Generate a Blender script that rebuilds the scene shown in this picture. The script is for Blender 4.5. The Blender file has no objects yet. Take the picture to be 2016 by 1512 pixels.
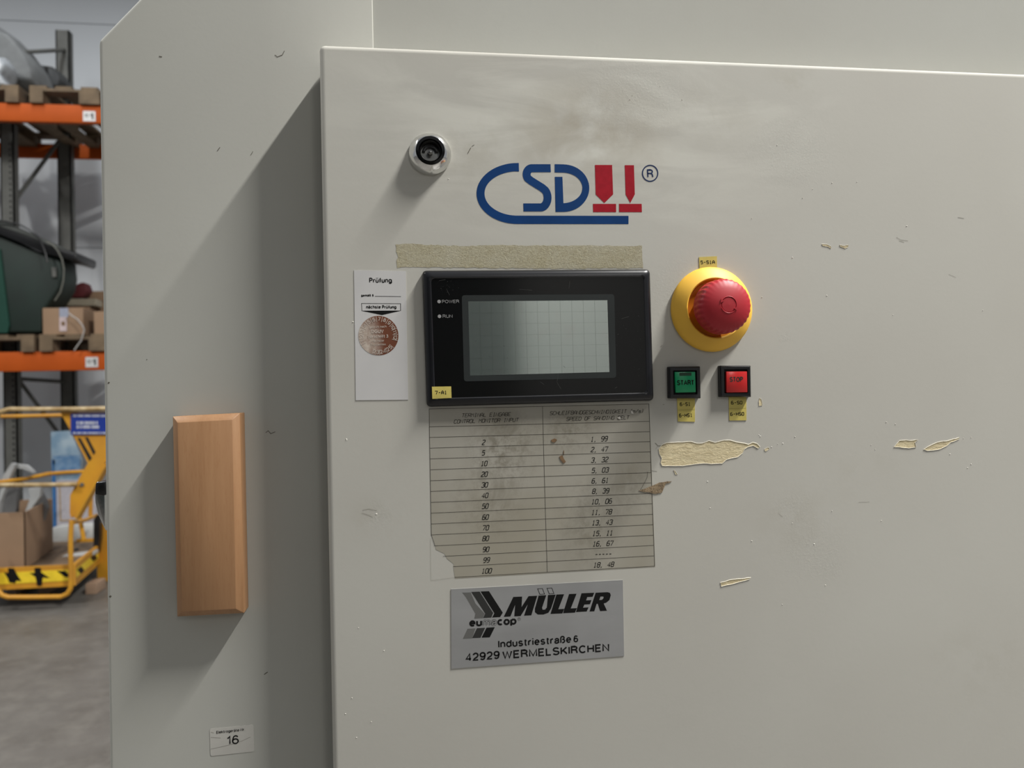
import bpy, bmesh, math, random
from mathutils import Vector, Matrix
from mathutils.geometry import tessellate_polygon
random.seed(7)
SC = bpy.context.scene
COL = SC.collection

# ------------------------------------------------------------------ camera, world, lights, exposure
F = 1456.0
CAM = Vector((0.0, -0.54, 1.25))
RX = Vector((0.990427357, -0.136247648, -0.022141102))    # image right
DN = Vector((-0.020182200, 0.015742252, -0.999672376))    # image down
FW = Vector((0.136551561, 0.990549726, 0.012841780))      # view direction
cd = bpy.data.cameras.new('camera')
cam = bpy.data.objects.new('camera', cd)
COL.objects.link(cam)
cam.matrix_world = Matrix(((RX.x, -DN.x, -FW.x, CAM.x), (RX.y, -DN.y, -FW.y, CAM.y), (RX.z, -DN.z, -FW.z, CAM.z), (0, 0, 0, 1)))
cd.sensor_width = 36.0
cd.lens = F / 2016 * 36
cd.clip_start = 0.01
cd.dof.use_dof = True
cd.dof.focus_distance = 0.56
cd.dof.aperture_fstop = 9.0
SC.camera = cam

wd = bpy.data.worlds.new('hall_light')
SC.world = wd
wd.use_nodes = True
wd.node_tree.nodes['Background'].inputs['Color'].default_value = (0.93, 0.96, 1.0, 1)
wd.node_tree.nodes['Background'].inputs['Strength'].default_value = 0.29


def strip_light(name, loc, sx, sy, watt, color=(1, 0.97, 0.92)):
    l = bpy.data.lights.new(name, 'AREA')
    l.shape = 'RECTANGLE'
    l.size = sx
    l.size_y = sy
    l.energy = watt
    l.color = color
    o = bpy.data.objects.new(name, l)
    o.location = loc
    COL.objects.link(o)
    return o


strip_light('lamp_or_fill_strip', (3.2, -1.22, 6.25), 0.16, 2.0, 1000, (1, 0.98, 0.94))
strip_light('lamp_or_fill_strip', (-4.6, 0.80, 6.25), 0.16, 1.3, 260, (1, 0.98, 0.94))  # unseen fill, added to brighten only the housing's left edge
strip_light('lamp_or_fill_strip', (3.4, -12.0, 6.2), 0.2, 5.0, 230)  # unseen fill, added to light the pale panel behind the camera
strip_light('lamp_or_fill_strip', (-3.0, 3.4, 5.6), 0.16, 5.0, 110, (0.93, 0.97, 1.0))  # fill added above the rack aisle to brighten the background
SC.view_settings.view_transform = 'Standard'
SC.view_settings.look = 'None'
SC.view_settings.exposure = 0.0
SC.view_settings.gamma = 1.0
SC.view_settings.use_curve_mapping = False


def W(u, v, Y=0.0):
    """world point on the plane y = Y seen at photograph pixel (u, v)"""
    d = RX * ((u - 1008) / F) + DN * ((v - 756) / F) + FW
    return CAM + d * ((Y - CAM.y) / d.y)


# ------------------------------------------------------------------ materials
def new_mat(name):
    m = bpy.data.materials.new(name)
    m.use_nodes = True
    return m, m.node_tree, m.node_tree.nodes['Principled BSDF']


def N(nt, typ, **kw):
    n = nt.nodes.new(typ)
    for k, v in kw.items():
        setattr(n, k, v)
    return n


def mixcol(nt, fac, a, b, blend='MIX'):
    n = nt.nodes.new('ShaderNodeMix')
    n.data_type = 'RGBA'
    n.blend_type = blend
    for sock, val in ((n.inputs[0], fac), (n.inputs[6], a), (n.inputs[7], b)):
        if hasattr(val, 'links'):
            nt.links.new(val, sock)
        elif isinstance(val, (int, float)):
            sock.default_value = val
        else:
            sock.default_value = (*val, 1)
    return n.outputs[2]


def noise(nt, scale, detail=4, rough=0.5, stretch=(1, 1, 1), rot=(0, 0, 0), lo=0.4, hi=0.6, distort=0.0, off=(0, 0, 0)):
    tc = N(nt, 'ShaderNodeTexCoord')
    mp = N(nt, 'ShaderNodeMapping')
    mp.inputs['Scale'].default_value = stretch
    mp.inputs['Rotation'].default_value = rot
    mp.inputs['Location'].default_value = off
    nz = N(nt, 'ShaderNodeTexNoise')
    nz.inputs['Scale'].default_value = scale
    nz.inputs['Detail'].default_value = detail
    nz.inputs['Roughness'].default_value = rough
    nz.inputs['Distortion'].default_value = distort
    nt.links.new(tc.outputs['Object'], mp.inputs['Vector'])
    nt.links.new(mp.outputs[0], nz.inputs['Vector'])
    mr = N(nt, 'ShaderNodeMapRange')
    mr.inputs[1].default_value = lo
    mr.inputs[2].default_value = hi
    nt.links.new(nz.outputs[0], mr.inputs[0])
    return mr.outputs[0]


def mathn(nt, op, a, b):
    n = N(nt, 'ShaderNodeMath', operation=op)
    for i, v in enumerate((a, b)):
        if hasattr(v, 'links'):
            nt.links.new(v, n.inputs[i])
        else:
            n.inputs[i].default_value = v
    return n.outputs[0]


def spot(nt, center, radius, squash=(1, 1, 1), soft=0.5):
    """1 inside an ellipse around a point (object space), fading to 0"""
    tc = N(nt, 'ShaderNodeTexCoord')
    sub = N(nt, 'ShaderNodeVectorMath', operation='SUBTRACT')
    sub.inputs[1].default_value = center
    nt.links.new(tc.outputs['Object'], sub.inputs[0])
    mul = N(nt, 'ShaderNodeVectorMath', operation='MULTIPLY')
    mul.inputs[1].default_value = squash
    nt.links.new(sub.outputs[0], mul.inputs[0])
    ln = N(nt, 'ShaderNodeVectorMath', operation='LENGTH')
    nt.links.new(mul.outputs[0], ln.inputs[0])
    mr = N(nt, 'ShaderNodeMapRange')
    mr.inputs[1].default_value = radius
    mr.inputs[2].default_value = radius * (1 - soft)
    nt.links.new(ln.outputs['Value'], mr.inputs[0])
    return mr.outputs[0]


def bump(nt, bsdf, height, strength, dist=0.001):
    b = N(nt, 'ShaderNodeBump')
    b.inputs['Strength'].default_value = strength
    b.inputs['Distance'].default_value = dist
    nt.links.new(height, b.inputs['Height'])
    nt.links.new(b.outputs[0], bsdf.inputs['Normal'])


def simple(name, col, rough=0.5, metal=0.0, var=0.12, scale=30.0, bmp=0.0, spec=0.5, coat=0.0, col2=None, stretch=(1, 1, 1), lo=0.35, hi=0.65):
    m, nt, b = new_mat(name)
    c2 = col2 if col2 else tuple(c * (1 - var) for c in col)
    f = noise(nt, scale, stretch=stretch, lo=lo, hi=hi)
    nt.links.new(mixcol(nt, f, col, c2), b.inputs['Base Color'])
    b.inputs['Roughness'].default_value = rough
    b.inputs['Metallic'].default_value = metal
    b.inputs['Specular IOR Level'].default_value = spec
    b.inputs['Coat Weight'].default_value = coat
    if bmp:
        bump(nt, b, noise(nt, scale * 3, stretch=stretch, lo=0, hi=1), bmp)
    return m


def rel(p):
    return p


M = {}
# grey-beige machine paint
PAINT = (0.452, 0.445, 0.405)


def paint(name, col, dirt=True, origin=(0, 0, 0)):
    m, nt, b = new_mat(name)
    big = noise(nt, 5.0, 3, 0.5, lo=0.35, hi=0.65)
    c = mixcol(nt, big, tuple(x * 1.02 for x in col), (col[0] * 0.965, col[1] * 0.955, col[2] * 0.95))
    if dirt:
        O = Vector(origin)
        # wiped streaks across the upper half, with a tan stain where the old coat was rubbed
        st = noise(nt, 14, 6, 0.6, stretch=(0.5, 1, 2.2), rot=(0, 0.35, 0), lo=0.46, hi=0.66, distort=0.8)
        up = spot(nt, W(1150, 210) - O, 0.16, (0.7, 1, 1.3), 0.7)
        c = mixcol(nt, mathn(nt, 'MULTIPLY', mathn(nt, 'MULTIPLY', st, up), 0.75), c, (0.58, 0.575, 0.52))
        tan = spot(nt, W(1160, 265) - O, 0.055, (0.7, 1, 1.1), 0.8)
        tn = noise(nt, 22, 4, 0.6, lo=0.38, hi=0.60, distort=0.5)
        c = mixcol(nt, mathn(nt, 'MULTIPLY', mathn(nt, 'MULTIPLY', tan, tn), 0.75), c, (0.355, 0.325, 0.265))
        for (u, v, r, k) in ((930, 300, 0.05, 0.35), (1400, 230, 0.05, 0.25), (1560, 160, 0.03, 0.3), (1930, 1300, 0.06, 0.2), (740, 1020, 0.03, 0.25), (1560, 1020, 0.05, 0.25), (1700, 920, 0.05, 0.15)):
            s = spot(nt, W(u, v) - O, r, (1, 1, 1.4), 0.9)
            n2 = noise(nt, 40, 5, 0.65, lo=0.45, hi=0.6, off=(u * 0.01, 0, v * 0.01))
            c = mixcol(nt, mathn(nt, 'MULTIPLY', mathn(nt, 'MULTIPLY', s, n2), k), c, (0.36, 0.34, 0.285))
        # halo of dirt around the terminal and the table sticker
        s = spot(nt, W(1160, 880) - O, 0.13, (0.9, 1, 0.75), 0.7)
        c = mixcol(nt, mathn(nt, 'MULTIPLY', s, 0.14), c, (0.36, 0.33, 0.26))
    else:
        n2 = noise(nt, 9, 5, 0.6, lo=0.5, hi=0.75)
        c = mixcol(nt, mathn(nt, 'MULTIPLY', n2, 0.15), c, (0.36, 0.35, 0.30))
    nt.links.new(c, b.inputs['Base Color'])
    b.inputs['Roughness'].default_value = 0.62
    b.inputs['Specular IOR Level'].default_value = 0.12
    h = mathn(nt, 'MULTIPLY', noise(nt, 420, 2, 0.5, lo=0, hi=1), 0.25)
    if dirt:
        rough = noise(nt, 260, 6, 0.8, lo=0.45, hi=0.70, distort=1.5)
        for (u, v, r, sq) in ((1250, 185, 0.045, (0.7, 1, 1)), (1560, 300, 0.040, (0.8, 1, 1)), (1545, 665, 0.011, (1, 1, 1.3)), (1600, 1085, 0.030, (0.8, 1, 1)), (1560, 1000, 0.022, (1, 1, 1)), (1350, 600, 0.05, (1, 1, 1)), (740, 1015, 0.015, (1, 1, 1)), (1630, 1125, 0.014, (0.8, 1, 1.4))):
            h = mathn(nt, 'ADD', h, mathn(nt, 'MULTIPLY', mathn(nt, 'MULTIPLY', spot(nt, W(u, v) - Vector(origin), r, sq, 0.9), rough), 0.55))
    bump(nt, b, h, 0.25, 0.0004)
    return m


M['paint_body'] = paint('grey_machine_paint', (0.435, 0.437, 0.402), dirt=False)
M['steel'] = simple('bright_turned_steel', (0.82, 0.82, 0.81), 0.16, 1.0, 0.15, 90, 0.05)
M['steel_dark'] = simple('dark_steel', (0.34, 0.34, 0.33), 0.28, 1.0, 0.3, 60)
M['black'] = simple('black_plastic', (0.008, 0.008, 0.009), 0.32, 0, 0.3, 80, 0.03)
M['hole'] = simple('black_recess', (0.004, 0.004, 0.004), 0.6)
M['gloss_black'] = simple('glossy_black_faceplate', (0.0035, 0.0036, 0.004), 0.13, 0, 0.2, 8, 0.0, 0.4, col2=(0.0045, 0.0045, 0.0045))
M['bezel'] = simple('black_satin_bezel', (0.007, 0.0075, 0.010), 0.30, 0, 0.2, 60, 0.02)
M['frame_grey'] = simple('dark_grey_screen_border', (0.026, 0.030, 0.030), 0.3, spec=0.3)
M['blue'] = simple('blue_vinyl', (0.006, 0.045, 0.165), 0.35, 0, 0.15, 40, spec=0.12)
M['navy'] = simple('navy_vinyl', (0.012, 0.03, 0.10), 0.4, spec=0.12)
M['red'] = simple('red_vinyl', (0.36, 0.010, 0.022), 0.35, 0, 0.15, 200, spec=0.12)
M['ink'] = simple('black_ink', (0.009, 0.009, 0.009), 0.5, spec=0.12)
M['ink_soft'] = simple('faded_black_ink', (0.045, 0.04, 0.034), 0.5, spec=0.12)
M['ink_grey'] = simple('grey_ink', (0.115, 0.115, 0.11), 0.4)
M['ink_dark'] = simple('charcoal_ink', (0.035, 0.035, 0.034), 0.4, spec=0.12)
M['white_print'] = simple('pale_print', (0.30, 0.30, 0.30), 0.5)
M['paper'] = simple('white_sticker', (0.56, 0.555, 0.55), 0.35, 0, 0.06, 25, 0.02)
M['yellow_tag'] = simple('yellow_tag', (0.60, 0.50, 0.125), 0.5, 0, 0.25, 60, 0.05)
M['grey_sticker'] = simple('translucent_grey_sticker', (0.54, 0.53, 0.49), 0.35, 0, 0.1, 40, 0.05)
M['silver'] = simple('brushed_silver_foil', (0.40, 0.405, 0.41), 0.42, 0.55, 0.14, 10, 0, stretch=(1, 1, 3))
M['silver_edge'] = simple('bright_foil_edge', (0.75, 0.75, 0.72), 0.4, 0.3)
M['estop_yellow'] = simple('yellow_plastic', (0.88, 0.51, 0.055), 0.55, 0, 0.06, 30, 0.01)
M['estop_red'] = simple('red_plastic', (0.40, 0.012, 0.022), 0.5, 0, 0.08, 30)
M['estop_orange'] = simple('orange_plastic', (0.60, 0.20, 0.01), 0.4)
M['green_lens'] = simple('green_lens', (0.010, 0.33, 0.13), 0.22, 0, 0.1, 30)
M['green_dark'] = simple('dark_green_lens', (0.006, 0.05, 0.022), 0.3)
M['red_lens'] = simple('red_lens', (0.52, 0.022, 0.022), 0.22, 0, 0.1, 30)
M['cream'] = simple('cream_primer', (0.60, 0.50, 0.32), 0.8, 0, 0.14, 120, 0.0)
M['cream_edge'] = simple('flaked_paint_edge', (0.74, 0.70, 0.58), 0.6)
M['white_fleck'] = simple('pale_paint_fleck', (0.62, 0.60, 0.54), 0.5)
M['dark_scratch'] = simple('dark_scratch', (0.10, 0.09, 0.07), 0.7)
M['faint_scratch'] = simple('faint_scratch', (0.30, 0.285, 0.245), 0.6)
M['rust'] = simple('brown_glue_spot', (0.20, 0.12, 0.06), 0.5, 0, 0.4, 200)


def m_cream():
    m, nt, b = new_mat('rough_cream_glue')
    f = noise(nt, 330, 5, 0.65, stretch=(0.6, 1, 1.6), lo=0.38, hi=0.62, distort=1.0)
    c = mixcol(nt, f, (0.68, 0.59, 0.38), (0.56, 0.47, 0.285))
    nt.links.new(c, b.inputs['Base Color'])
    b.inputs['Roughness'].default_value = 0.8
    bump(nt, b, f, 0.35, 0.0006)
    return m


def m_tape():
    m, nt, b = new_mat('fibrous_tape_residue')
    f = noise(nt, 420, 6, 0.75, stretch=(1, 1, 1.3), lo=0.36, hi=0.64, distort=1.2)
    g = noise(nt, 45, 4, 0.6, lo=0.35, hi=0.65)
    c = mixcol(nt, f, (0.43, 0.395, 0.275), (0.285, 0.25, 0.150))
    c = mixcol(nt, mathn(nt, 'MULTIPLY', g, 0.5), c, (0.42, 0.40, 0.32))
    nt.links.new(c, b.inputs['Base Color'])
    b.inputs['Roughness'].default_value = 0.85
    bump(nt, b, f, 0.35, 0.0006)
    return m


def m_film():
    """grimy clear film of the speed table"""
    m, nt, b = new_mat('grimy_clear_film')
    c = (0.335, 0.32, 0.272)
    g1 = noise(nt, 28, 5, 0.7, lo=0.50, hi=0.66, distort=0.6)
    g2 = noise(nt, 120, 6, 0.75, lo=0.44, hi=0.60)
    c = mixcol(nt, noise(nt, 12, 3, lo=0.35, hi=0.65), (0.37, 0.355, 0.31), (0.30, 0.28, 0.225))
    o = Vector(FILM_O)
    for (u, v, r, sq, k) in ((990, 880, 0.030, (0.9, 1, 0.8), 1.0), (1120, 850, 0.026, (1, 1, 1.2), 0.8), (1160, 1030, 0.035, (1, 1, 0.8), 0.5), (960, 990, 0.035, (1, 1, 1), 0.55), (1240, 960, 0.03, (1, 1, 1), 0.4)):
        s = spot(nt, W(u, v) - o, r, sq, 0.95)
        c = mixcol(nt, mathn(nt, 'MULTIPLY', mathn(nt, 'MULTIPLY', s, mathn(nt, 'MAXIMUM', g1, mathn(nt, 'MULTIPLY', g2, 0.7))), k), c, (0.13, 0.115, 0.08))
    nt.links.new(c, b.inputs['Base Color'])
    b.inputs['Roughness'].default_value = 0.29
    return m


def m_wood():
    m, nt, b = new_mat('beech_wood')
    g = noise(nt, 60, 5, 0.6, stretch=(3.0, 3.0, 0.12), lo=0.3, hi=0.7, distort=0.4)
    f = noise(nt, 700, 3, 0.6, stretch=(1.5, 1.5, 0.18), lo=0.52, hi=0.72)
    c = mixcol(nt, g, (0.37, 0.205, 0.10), (0.315, 0.165, 0.076))
    c = mixcol(nt, mathn(nt, 'MULTIPLY', f, 0.35), c, (0.27, 0.12, 0.05))
    nt.links.new(c, b.inputs['Base Color'])
    b.inputs['Roughness'].default_value = 0.5
    return m


def m_screen():
    m, nt, b = new_mat('reflective_liquid_crystal_glass')
    d = noise(nt, 60, 6, 0.7, lo=0.54, hi=0.72)
    c = mixcol(nt, noise(nt, 9, 2, lo=0.3, hi=0.7), (0.55, 0.60, 0.575), (0.49, 0.55, 0.525))
    c = mixcol(nt, mathn(nt, 'MULTIPLY', d, 0.4), c, (0.5, 0.5, 0.48))
    nt.links.new(c, b.inputs['Base Color'])
    b.inputs['Metallic'].default_value = 0.92
    b.inputs['Roughness'].default_value = 0.10
    return m


def m_badge():
    m, nt, b = new_mat('worn_brown_badge')
    wear = spot(nt, W(712, 672) - Vector(BADGE_O), 0.0185, (1.15, 1, 0.75), 0.6)
    nz = noise(nt, 180, 5, 0.7, lo=0.35, hi=0.65)
    f = mathn(nt, 'MULTIPLY', wear, mathn(nt, 'ADD', mathn(nt, 'MULTIPLY', nz, 0.5), 0.45))
    c = mixcol(nt, f, (0.150, 0.052, 0.028), (0.55, 0.49, 0.42))
    nt.links.new(c, b.inputs['Base Color'])
    b.inputs['Roughness'].default_value = 0.3
    return m


def m_concrete():
    m, nt, b = new_mat('dusty_concrete')
    f = noise(nt, 1.6, 6, 0.6, lo=0.35, hi=0.65)
    g = noise(nt, 8, 6, 0.7, lo=0.45, hi=0.7)
    c = mixcol(nt, f, (0.135, 0.127, 0.117), (0.088, 0.081, 0.072))
    c = mixcol(nt, mathn(nt, 'MULTIPLY', g, 0.5), c, (0.19, 0.18, 0.16))
    nt.links.new(c, b.inputs['Base Color'])
    b.inputs['Roughness'].default_value = 0.45
    return m


# ------------------------------------------------------------------ mesh helpers
class MB:
    def __init__(s):
        s.v = []
        s.f = []

    def add(s, vs, fs):
        n = len(s.v)
        s.v += [Vector(v) for v in vs]
        s.f += [[i + n for i in f] for f in fs]
        return s

    def box(s, x0, x1, y0, y1, z0, z1):
        return s.add([(x0, y0, z0), (x1, y0, z0), (x1, y1, z0), (x0, y1, z0), (x0, y0, z1), (x1, y0, z1), (x1, y1, z1), (x0, y1, z1)],
                     [(0, 3, 2, 1), (4, 5, 6, 7), (0, 1, 5, 4), (1, 2, 6, 5), (2, 3, 7, 6), (3, 0, 4, 7)])

    def prism(s, pts, d):
        """pts: loop of points; extruded by vector d"""
        d = Vector(d)
        n = len(pts)
        P = [Vector(p) for p in pts]
        fs = [list(range(n)), list(range(2 * n - 1, n - 1, -1))]
        for i in range(n):
            j = (i + 1) % n
            fs.append([j, i, i + n, j + n])
        return s.add(P + [p + d for p in P], fs)

    def plate(s, loops, d):
        """flat outline with holes (lists of points), with thickness d"""
        d = Vector(d)
        L = [[Vector(p) for p in l] for l in loops]
        flat = [p for l in L for p in l]
        tris = tessellate_polygon(L)
        n = len(flat)
        fs = [list(t) for t in tris] + [[i + n for i in reversed(t)] for t in tris]
        k = 0
        for l in L:
            m = len(l)
            for i in range(m):
                fs.append([k + i, k + (i + 1) % m, k + (i + 1) % m + n, k + i + n])
            k += m
        return s.add(flat + [p + d for p in flat], fs)

    def tube(s, pts, r, seg=8, closed=False):
        P = [Vector(p) for p in pts]
        n = len(P)
        rings = []
        up = None
        for i, p in enumerate(P):
            a = P[i - 1] if (i > 0 or closed) else p
            b = P[(i + 1) % n] if (i < n - 1 or closed) else p
            t = (b - a).normalized()
            if up is None:
                up = t.orthogonal().normalized()
            up = (up - t * up.dot(t)).normalized()
            w = t.cross(up)
            rr = r[i] if isinstance(r, (list, tuple)) else r
            rings.append([p + (up * math.cos(q) + w * math.sin(q)) * rr for q in [k * 2 * math.pi / seg for k in range(seg)]])
        vs = [v for g in rings for v in g]
        fs = []
        for i in range(n if closed else n - 1):
            a = i * seg
            b = ((i + 1) % n) * seg
            for k in range(seg):
                fs.append([a + k, a + (k + 1) % seg, b + (k + 1) % seg, b + k])
        if not closed:
            fs.append(list(range(seg - 1, -1, -1)))
            fs.append([(n - 1) * seg + k for k in range(seg)])
        return s.add(vs, fs)

    def lathe(s, c, prof, seg=48, rfun=None, cap=True):
        """axis along -Y (towards the camera); prof: (radius, height above the plane)"""
        c = Vector(c)
        vs = []
        for j, (r, h) in enumerate(prof):
            for k in range(seg):
                q = 2 * math.pi * k / seg
                rr = r * (rfun(j, q) if rfun else 1)
                vs.append(c + Vector((rr * math.cos(q), -h, rr * math.sin(q))))
        fs = []
        for j in range(len(prof) - 1):
            for k in range(seg):
                k2 = (k + 1) % seg
                fs.append([j * seg + k, j * seg + k2, (j + 1) * seg + k2, (j + 1) * seg + k])
        if cap:
            fs.append([(len(prof) - 1) * seg + k for k in range(seg)])
        return s.add(vs, fs)


ORG = {}


def build(name, mb, mat, parent=None, origin=None, smooth=False, bevel=0.0, bseg=2, fine=None, **props):
    o_ = ORG[parent.name] if parent is not None else (Vector(origin) if origin is not None else Vector((0, 0, 0)))
    me = bpy.data.meshes.new(name)
    me.from_pydata([tuple(v - o_) for v in mb.v], [], mb.f)
    bm = bmesh.new()
    bm.from_mesh(me)
    bmesh.ops.remove_doubles(bm, verts=bm.verts, dist=1e-7)
    bmesh.ops.recalc_face_normals(bm, faces=bm.faces)
    if bevel:
        es = [e for e in bm.edges if len(e.link_faces) == 2 and e.calc_face_angle(0) > 0.5]
        if fine:
            thin = [e for e in es if all(abs(v.co.x + o_.x - fine[0]) < 1e-5 for v in e.verts)]
            es = [e for e in es if e not in thin]
            bmesh.ops.bevel(bm, geom=thin, offset=fine[1], segments=2, profile=0.5, affect='EDGES', clamp_overlap=True)
            es = [e for e in bm.edges if len(e.link_faces) == 2 and e.calc_face_angle(0) > 0.5 and all(v.co.x + o_.x < fine[0] - 0.004 for v in e.verts)]
        bmesh.ops.bevel(bm, geom=es, offset=bevel, segments=bseg, profile=0.5, affect='EDGES', clamp_overlap=True)
    bm.to_mesh(me)
    bm.free()
    if smooth or bevel:
        me.shade_smooth()
        try:
            me.set_sharp_from_angle(angle=math.radians(40))
        except Exception:
            pass
    ob = bpy.data.objects.new(name, me)
    COL.objects.link(ob)
    if mat:
        me.materials.append(mat)
    if parent is not None:
        ob.parent = parent
    else:
        ob.location = o_
    ORG[ob.name] = o_
    for k, v in props.items():
        ob[k] = v
    return ob


def thing(name, loc, label, category, group=None):
    o = bpy.data.objects.new(name, None)
    o.location = loc
    o.empty_display_size = 0.05
    COL.objects.link(o)
    ORG[o.name] = Vector(loc)
    o['label'] = label
    o['category'] = category
    if group:
        o['group'] = group
    return o


def copy_tree(o, delta, label=None, group=None):
    c = o.copy()
    COL.objects.link(c)
    c.location = o.location + Vector(delta)
    ORG[c.name] = ORG[o.name] + Vector(delta)
    if label:
        c['label'] = label
    if group:
        c['group'] = group
    for ch in o.children:
        d = ch.copy()
        COL.objects.link(d)
        d.parent = c
        ORG[d.name] = ORG[c.name]
        for g in ch.children:
            e = g.copy()
            COL.objects.link(e)
            e.parent = d
    return c


def px_poly(pts, Y=0.0):
    return [W(u, v, Y) for u, v in pts]


def ribbon(mb, pts, w, d=(0, -0.00008, 0), flat=True):
    """stroke of width w (metres) along points lying in a plane y = const"""
    mb.k = getattr(mb, 'k', 0) + 1
    lift = Vector((0, -0.000003 * (mb.k % 12), 0))
    P = [Vector(p) + lift for p in pts]
    n = len(P)
    L, R = [], []
    for i in range(n):
        ts = []
        if i > 0:
            ts.append((P[i] - P[i - 1]).normalized())
        if i < n - 1:
            ts.append((P[i + 1] - P[i]).normalized())
        t = sum(ts, Vector((0, 0, 0))).normalized()
        nn = Vector((-t.z, 0, t.x))
        k = 1.0
        if len(ts) == 2:
            k = 1 / max(0.5, (1 + ts[0].dot(ts[1])) / 2) ** 0.5
        L.append(P[i] + nn * w / 2 * k)
        R.append(P[i] - nn * w / 2 * k)
    fs = []
    for i in range(n - 1):
        fs.append([i, i + 1, n + i + 1, n + i])
    mb.add(L + R, fs)


# ------------------------------------------------------------------ lettering
GL = {  # plotter style stroke letters on a 4 x 6 grid
    'A': [[(0, 0), (0, 4), (1.5, 6), (2.5, 6), (4, 4), (4, 0)], [(0, 2.4), (4, 2.4)]],
    'B': [[(0, 0), (0, 6), (3.3, 6), (4, 5.3), (4, 3.7), (3.3, 3), (0, 3)], [(3.3, 3), (4, 2.3), (4, 0.7), (3.3, 0), (0, 0)]],
    'C': [[(4, 5.2), (3.3, 6), (0.7, 6), (0, 5.2), (0, 0.8), (0.7, 0), (3.3, 0), (4, 0.8)]],
    'D': [[(0, 0), (0, 6), (3.2, 6), (4, 5.1), (4, 0.9), (3.2, 0), (0, 0)]],
    'E': [[(4, 6), (0, 6), (0, 0), (4, 0)], [(0, 3), (3.2, 3)]],
    'F': [[(4, 6), (0, 6), (0, 0)], [(0, 3), (3.2, 3)]],
    'G': [[(4, 5.2), (3.3, 6), (0.7, 6), (0, 5.2), (0, 0.8), (0.7, 0), (3.3, 0), (4, 0.8), (4, 3), (2.2, 3)]],
    'H': [[(0, 0), (0, 6)], [(4, 0), (4, 6)], [(0, 3), (4, 3)]],
    'I': [[(2, 0), (2, 6)], [(0.9, 0), (3.1, 0)], [(0.9, 6), (3.1, 6)]],
    'K': [[(0, 0), (0, 6)], [(4, 6), (0.2, 3), (4, 0)]],
    'L': [[(0, 6), (0, 0), (4, 0)]],
    'M': [[(0, 0), (0, 6), (2, 3.4), (4, 6), (4, 0)]],
    'N': [[(0, 0), (0, 6), (4, 0), (4, 6)]],
    'O': [[(0.7, 0), (0, 0.8), (0, 5.2), (0.7, 6), (3.3, 6), (4, 5.2), (4, 0.8), (3.3, 0), (0.7, 0)]],
    'P': [[(0, 0), (0, 6), (3.3, 6), (4, 5.3), (4, 3.5), (3.3, 2.8), (0, 2.8)]],
    'R': [[(0, 0), (0, 6), (3.3, 6), (4, 5.3), (4, 3.5), (3.3, 2.8), (0, 2.8)], [(2.2, 2.8), (4, 0)]],
    'S': [[(4, 5.3), (3.3, 6), (0.7, 6), (0, 5.3), (0, 3.7), (0.7, 3), (3.3, 3), (4, 2.3), (4, 0.7), (3.3, 0), (0.7, 0), (0, 0.7)]],
    'T': [[(0, 6), (4, 6)], [(2, 6), (2, 0)]],
    'U': [[(0, 6), (0, 0.8), (0.7, 0), (3.3, 0), (4, 0.8), (4, 6)]],
    'W': [[(0, 6), (0.6, 0), (2, 3), (3.4, 0), (4, 6)]],
    '0': [[(0.7, 0), (0, 0.8), (0, 5.2), (0.7, 6), (3.3, 6), (4, 5.2), (4, 0.8), (3.3, 0), (0.7, 0)]],
    '1': [[(0.8, 5), (2, 6), (2, 0)], [(0.8, 0), (3.2, 0)]],
    '2': [[(0, 5.2), (0.7, 6), (3.3, 6), (4, 5.2), (4, 4), (3.2, 3.2), (0, 1), (0, 0), (4, 0)]],
    '3': [[(0, 5.4), (0.7, 6), (3.3, 6), (4, 5.3), (4, 3.7), (3.3, 3.1), (1.5, 3.1)], [(3.3, 3.1), (4, 2.4), (4, 0.7), (3.3, 0), (0.7, 0), (0, 0.7)]],
    '4': [[(3, 0), (3, 6), (0, 2), (4, 2)]],
    '5': [[(4, 6), (0.3, 6), (0.1, 3.4), (3.3, 3.6), (4, 2.8), (4, 0.8), (3.3, 0), (0.6, 0), (0, 0.6)]],
    '6': [[(3.6, 6), (1, 6), (0, 4.6), (0, 0.8), (0.7, 0), (3.3, 0), (4, 0.8), (4, 2.6), (3.3, 3.3), (0.2, 3.3)]],
    '7': [[(0, 5.4), (0, 6), (4, 6), (1.6, 0)]],
    '8': [[(0.7, 3.1), (0, 3.9), (0, 5.3), (0.7, 6), (3.3, 6), (4, 5.3), (4, 3.9), (3.3, 3.1), (0.7, 3.1), (0, 2.4), (0, 0.7), (0.7, 0), (3.3, 0), (4, 0.7), (4, 2.4), (3.3, 3.1)]],
    '9': [[(0.4, 0), (3, 0), (4, 1.4), (4, 5.2), (3.3, 6), (0.7, 6), (0, 5.2), (0, 3.5), (0.7, 2.8), (3.9, 2.8)]],
    '-': [[(0.5, 3), (3.5, 3)]],
    ',': [[(1.2, 0.6), (1.4, 0), (0.9, -1.0)]],
    '(': [[(3, 6.6), (2, 5), (2, 1), (3, -0.6)]],
    ')': [[(1, 6.6), (2, 5), (2, 1), (1, -0.6)]],
    '/': [[(0, 0), (4, 6)]],
    'm': [[(0, 0), (0, 3.6), (1.6, 3.6), (2, 3.2), (2, 0)], [(2, 3.2), (2.4, 3.6), (3.6, 3.6), (4, 3.2), (4, 0)]],
    's': [[(4, 3.4), (0.5, 3.4), (0, 2.9), (0.5, 1.9), (3.5, 1.7), (4, 1.0), (3.5, 0), (0, 0)]],
    ' ': [],
}


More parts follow.
